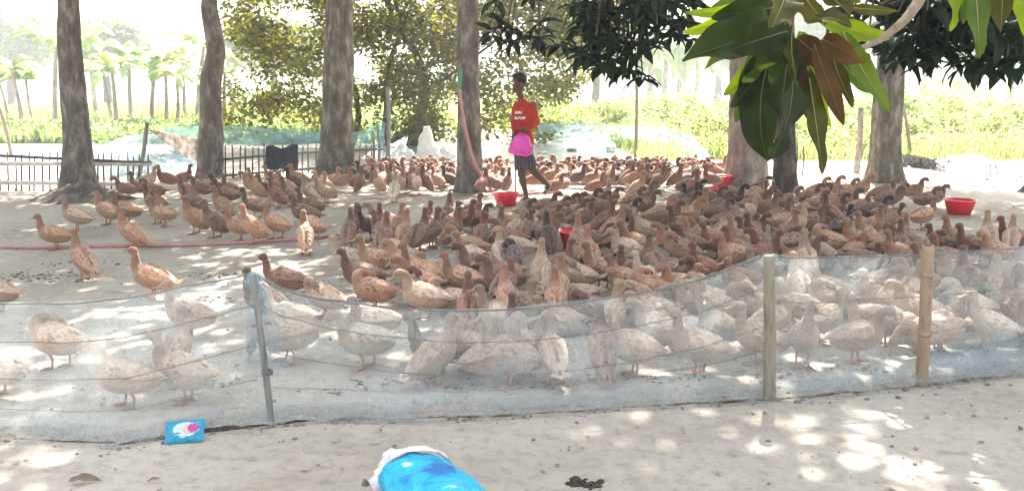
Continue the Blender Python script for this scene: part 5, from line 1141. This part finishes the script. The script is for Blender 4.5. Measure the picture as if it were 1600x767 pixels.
l.new(c_, b_.inputs['Base Color']); b_.inputs['Roughness'].default_value = .28; b_.inputs['Specular IOR Level'].default_value = .6; ns = nn.new('ShaderNodeTexNoise'); ns.inputs['Scale'].default_value = 38; ns.inputs['Distortion'].default_value = 1.5; bp = nn.new('ShaderNodeBump'); bp.inputs['Distance'].default_value = .012; bp.inputs['Strength'].default_value = .9
l.new(tc_.outputs['Object'], ns.inputs['Vector']); l.new(ns.outputs['Fac'], bp.inputs['Height']); l.new(bp.outputs[0], b_.inputs['Normal']); l.new(b_.outputs[0], o_.inputs[0]); M['packet'] = m
V = []; F = []; nx, ny = 34, 20
for sgn in (1, -1):
    for j in range(ny + 1):
        for i in range(nx + 1):
            u, v = i / nx * 2 - 1, j / ny * 2 - 1; h = .017 * (1 - abs(u) ** 6) * (1 - v * v) ** .6 + .0015 * nz(u * 5, v * 5, sgn)
            zig = .0015 * math.sin(v * 40) * (abs(u) > .9)
            V.append((u * .082 * (1 - .03 * (1 - v * v)), v * .050 + .002 * nz(u * 3, 4), .018 + sgn * h + zig + .004 * u))
nn_ = (nx + 1) * (ny + 1)
for s in range(2):
    for j in range(ny):
        for i in range(nx):
            f = (s * nn_ + j * (nx + 1) + i, s * nn_ + j * (nx + 1) + i + 1, s * nn_ + (j + 1) * (nx + 1) + i + 1, s * nn_ + (j + 1) * (nx + 1) + i); F.append(f if s == 0 else f[::-1])
pk = link('packet', mesh('packet', V, F), None, M['packet']); g = gp(291, 686); pk.location = (g.x, g.y, .0); pk.rotation_euler = (R(48), 0, R(11)); pk.location.z = .030
tag(pk, 'small teal foil snack packet with a white and magenta print lying by the net', 'packet')
# blue sack, half in the picture
m, nn, l = mat('cyan_sack'); o_ = nn.new('ShaderNodeOutputMaterial'); b_ = nn.new('ShaderNodeBsdfPrincipled'); tc_ = nn.new('ShaderNodeTexCoord')
t1 = nn.new('ShaderNodeTexNoise'); t1.inputs['Scale'].default_value = 7; t1.inputs['Detail'].default_value = 3; l.new(tc_.outputs['Object'], t1.inputs['Vector'])
l.new(ramp(nn, l, t1.outputs['Fac'], [(.36, (.0, .16, .48)), (.44, (.0, .40, .66)), (.64, (.01, .50, .72)), (.67, (.68, .74, .76))]), b_.inputs['Base Color']); b_.inputs['Roughness'].default_value = .42
w = nn.new('ShaderNodeTexWave'); w.inputs['Scale'].default_value = 90; l.new(tc_.outputs['Object'], w.inputs['Vector']); t2 = nn.new('ShaderNodeTexNoise'); t2.inputs['Scale'].default_value = 16; t2.inputs['Detail'].default_value = 5; l.new(tc_.outputs['Object'], t2.inputs['Vector'])
bp = nn.new('ShaderNodeBump'); bp.inputs['Strength'].default_value = 1; bp.inputs['Distance'].default_value = .06; l.new(t2.outputs['Fac'], bp.inputs['Height']); bp2 = nn.new('ShaderNodeBump'); bp2.inputs['Strength'].default_value = .2; bp2.inputs['Distance'].default_value = .001; l.new(w.outputs['Fac'], bp2.inputs['Height']); l.new(bp.outputs[0], bp2.inputs['Normal']); l.new(bp2.outputs[0], b_.inputs['Normal'])
l.new(b_.outputs[0], o_.inputs[0]); M['cyan'] = m
M['white_woven'] = simple('white_woven', (.62, .60, .58), (.78, .76, .76), scale=12, rough=.6, bump=.9, bscale=25, bdist=.015)
sb = empty('sack', gp(700, 790)); tag(sb, 'bright cyan and white woven feed sack lying crumpled at the bottom edge', 'sack'); s0 = sb.location.copy()
def G(x, y, z): g = gp(x, y, z); return g - s0
ctr = [G(641, 738, .09), G(648, 748, .09), G(668, 768, .09), G(700, 805, .09), G(745, 865, .09), G(790, 940, .09)]
V = []; F = []; P = crv(ctr, 7); k = 40
for i, p in enumerate(P):
    t = (P[min(i + 1, len(P) - 1)] - P[max(i - 1, 0)]).normalized(); sd_ = t.cross(Vector((0, 0, 1))).normalized(); up = sd_.cross(t)
    ww = [.115, .125, .15, .17, .175, .16][min(5, int(i / 7))]; q = i / 7 - int(i / 7); w2 = [.125, .15, .17, .175, .16, .16][min(5, int(i / 7))]; ww = ww + (w2 - ww) * q; hh = .10 * (.80 + .2 * min(1, i / 12))
    for j in range(k):
        a = 2 * math.pi * j / k; f = 1 + .10 * nz(math.cos(a) * 2, math.sin(a) * 2, i * .16) + .05 * nz(math.cos(a) * 6, math.sin(a) * 6, i * .5) + .03 * math.sin(a * 9 + i * .5) * max(0, 1 - i / 9)
        v = p + sd_ * math.cos(a) * ww * f + up * math.sin(a) * hh * f; v.z = max(v.z, .004); V.append(v)
for i in range(len(P) - 1):
    for j in range(k): F.append((i * k + j, i * k + (j + 1) % k, (i + 1) * k + (j + 1) % k, (i + 1) * k + j))
# tucked mouth
base = len(V); c0 = P[0]
for rI in range(1, 5):
    f = 1 - rI * .22
    for j in range(k): v = V[j]; V.append(c0 + (v - c0) * f + (P[3] - P[0]).normalized() * (.02 * rI ** 1.2) + Vector((0, 0, .012 * nz(j * .5, rI))))
prev = 0
for rI in range(1, 5):
    cur = base + (rI - 1) * k
    for j in range(k): F.append((prev + (j + 1) % k, prev + j, cur + j, cur + (j + 1) % k))
    prev = cur
link('sack_body', mesh('sack_body', V, F), sb, M['cyan'])
V = []; F = []   # white rim and side folded back
for i in range(6):
    p = P[min(i, 9)] + (P[0] - P[2]) * (.5 if i == 0 else 0); t = (P[2] - P[0]).normalized(); sd_ = t.cross(Vector((0, 0, 1))).normalized()
    for j in range(26):
        a = R(60 + 190 * j / 25); wv = 1.0 + .06 * nz(j * .5, i * .4) ; ww = (.125 + .006 * i + .02 * (i < 2)) * wv; hh = .092 * wv + .008
        v = p + sd_ * -math.cos(a) * -ww + Vector((0, 0, math.sin(a) * hh)); v.z = max(v.z, .006); V.append(v)
for i in range(5):
    for j in range(25): F.append((i * 26 + j, i * 26 + j + 1, (i + 1) * 26 + j + 1, (i + 1) * 26 + j))
link('white_flap', mesh('white_flap', V, F), sb, M['white_woven'])
mb = MB()
for i in range(4):
    a = G(593 + 6 * i, 770 - 14 * i, .02 + .02 * i); b = G(601 + 7 * i, 745 - 13 * i, .07 + .01 * i); mb.sweep(crv([a, a.lerp(b, .5) + Vector((-.01, -.01, .012)), b], 3), [.012, .022, .030, .034, .030, .02, .010], 12)
for v in mb.V: v += Vector((.01 * nz(v.x * 40, v.z * 40), .01 * nz(v.y * 40, 2), .01 * nz(v.x * 40, 8)))
mb.build('crumpled_lip', M['white_woven'], sb)
# dark strip whose colour stands in for the shaded gap under the net hem
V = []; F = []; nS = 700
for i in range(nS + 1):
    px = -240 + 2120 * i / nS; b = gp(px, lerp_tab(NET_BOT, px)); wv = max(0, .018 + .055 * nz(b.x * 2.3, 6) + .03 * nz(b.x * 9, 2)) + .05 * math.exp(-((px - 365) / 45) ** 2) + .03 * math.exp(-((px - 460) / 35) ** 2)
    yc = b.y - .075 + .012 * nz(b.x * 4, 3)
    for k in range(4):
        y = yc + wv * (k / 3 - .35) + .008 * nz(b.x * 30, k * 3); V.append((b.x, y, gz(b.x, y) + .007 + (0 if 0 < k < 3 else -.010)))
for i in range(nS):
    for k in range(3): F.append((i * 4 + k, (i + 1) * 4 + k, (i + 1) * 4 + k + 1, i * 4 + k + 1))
M['mud_gap_shade'] = simple('mud_and_gap_shade', (.030, .026, .022), (.10, .085, .07), scale=18, rough=1, bump=1, bscale=60, bdist=.02)  # shared by the real mud bits and the painted shade below the hem
tag(link('hem_gap_shade', mesh('hem_gap_shade', V, F), None, M['mud_gap_shade']), 'dark strip painted as the shade under the edge of the net', None, None, 'structure')
# litter
M['dryleaf'] = leafmat('dry_leaf', (.14, .10, .07), (.24, .19, .14), (.38, .33, .27), trans=.1)
r = np.random.default_rng(8); n = 5200
X = r.uniform(-6, 8, n); Y = 1.9 + 11 * r.random(n) ** 1.7; c = np.stack([X, Y, np.array([gz(a, b) for a, b in zip(X, Y)]) + .004], 1)
a = r.uniform(0, 6.28, n); L = (.010 + .032 * r.random(n) ** 3)[:, None]; d = np.stack([np.cos(a), np.sin(a), r.uniform(-.1, .25, n)], 1); s = np.stack([-np.sin(a), np.cos(a), r.uniform(-.2, .3, n)], 1)
V = np.empty((n, 4, 3)); V[:, 0] = c; V[:, 1] = c + d * L * .5 + s * L * .3; V[:, 2] = c + d * L; V[:, 3] = c + d * L * .5 - s * L * .3; V[:, :, 2] += .003
tag(link('leaf_litter', quads_mesh('leaf_litter', V.reshape(-1, 3)), None, M['dryleaf']), 'tiny scraps of dry leaf and straw scattered over the yard', 'litter', None, 'stuff')
M['clod'] = simple('clod', (.12, .10, .085), (.30, .27, .23), scale=30, rough=1, bump=.8)
mb = MB(); rr = random.Random(4)
def peb(x, y, s, sd):
    b = len(mb.V); mb.ell((x, y, gz(x, y) + s * .25), (s * rr.uniform(.7, 1.3), s * rr.uniform(.6, 1), s * rr.uniform(.4, .7)), 7, 4)
    for v in mb.V[b:]: v += Vector((s * .3 * nz(v.x * 60, sd), s * .3 * nz(v.y * 60, sd), s * .2 * nz(v.z * 80, sd)))
for i in range(900):
    x = rr.uniform(-5, 6.5); y = 2.0 + 9 * rr.random() ** 1.5; peb(x, y, .004 + .009 * rr.random() ** 2, i)
for i in range(420):   # crumbled earth along the hem
    x = rr.uniform(-3.6, 3.6); y = net_y(x) - .12 + rr.gauss(0, .05); peb(x, y, .003 + .012 * rr.random() ** 3, i)
tag(mb.build('pebbles', M['clod']), 'crumbs of earth and pebbles on the ground and along the net hem', 'pebbles', None, 'stuff')
def curled(x, y, L, w, rz, label, m, name='dry_leaf'):
    me = mango_leaf_mesh(L, w, 1.1, .5, n=12, twist=1.2, wavy=.15); o = link(name, me, None, m); g = gp(x, y); o.location = (g.x, g.y, .012); o.rotation_euler = (.2, -.45, rz); tag(o, label, 'leaf'); return o
curled(108, 757, .12, .035, .1, 'curled grey dry leaf at the lower left', M['dryleaf']); curled(0, 690, .07, .03, .2, 'pale dry leaf at the left edge below the net', M['dryleaf']); curled(230, 757, .05, .015, .6, 'small pale straw-like leaf at the lower left', M['dryleaf'])
def crumbs(name, pts, n, spread, size, m, label, cat, kind=None, flat=.5):
    global mb
    mb = MB(); r2 = random.Random(len(label)); c0 = gp(*pts[0])
    for i in range(n):
        p = gp(*r2.choice(pts)); x = p.x + r2.gauss(0, spread[0]); y = p.y + r2.gauss(0, spread[1]); b = len(mb.V); q = size * (.4 + r2.random() ** 2)
        mb.ell((x, y, gz(x, y) + q * .2), (q * r2.uniform(.8, 1.8), q * r2.uniform(.6, 1.1), q * flat), 7, 4)
        for v in mb.V[b:]: v += Vector((q * .35 * nz(v.x * 50, i), q * .35 * nz(v.y * 50, i), q * .3 * nz(v.x * 60, v.y * 60)))
    for v in mb.V: v -= c0
    o = mb.build(name, m); o.location = c0; return tag(o, label, cat, None, kind)
crumbs('dropping', [(905, 756), (922, 759), (935, 754)], 46, (.018, .014), .013, M['mud_gap_shade'], 'dark crumbly clump on the bare ground at the bottom, right of the cyan sack', 'clump', None, .7)
crumbs('mud_flecks', [(430, 450), (470, 462), (520, 470), (500, 455), (545, 478), (450, 440), (40, 432), (70, 436), (100, 430), (560, 470), (300, 470), (130, 412), (340, 430)], 520, (.16, .07), .011, M['mud_gap_shade'], 'dark trampled mud flecks on the pale ground behind the net', None, 'stuff', .25)
crumbs('mud_flecks', [(200, 600), (330, 600), (600, 600), (700, 612), (760, 600), (850, 606), (930, 600), (520, 615), (1060, 600), (1230, 596), (1340, 585)], 420, (.12, .05), .008, M['mud_gap_shade'], 'dark mud flecks just inside the foot of the net', None, 'stuff', .3)
o = mound('clod', None, .035, .03, .02, M['clod'], 'small brown clump at the bottom, left of the cyan sack', 'clump'); g = gp(568, 755); o.location = (g.x, g.y, 0)
o = mound('clod', None, .013, .012, .012, M['soil'], 'tiny dark round clod on the bare ground right of the sack', 'clod'); g = gp(888, 704); o.location = (g.x, g.y, 0)

# ------------------------------------------------------------ haze in the air
mh = bpy.data.materials.new('haze_air'); mh.use_nodes = True; n_ = mh.node_tree.nodes; n_.clear()
ho = n_.new('ShaderNodeOutputMaterial'); hv2 = n_.new('ShaderNodeVolumePrincipled'); hv2.inputs['Color'].default_value = (.93, .95, .97, 1); hv2.inputs['Density'].default_value = HAZE; hv2.inputs['Anisotropy'].default_value = .35
mh.node_tree.links.new(hv2.outputs[0], ho.inputs['Volume'])
hb = MB(); hb.box((0, 100, 5.5), (520, 230, 13.0)); ho_ = hb.build('haze', mh, None, False); tag(ho_, 'thin bright haze in the air over the fields', 'haze', None, 'stuff')
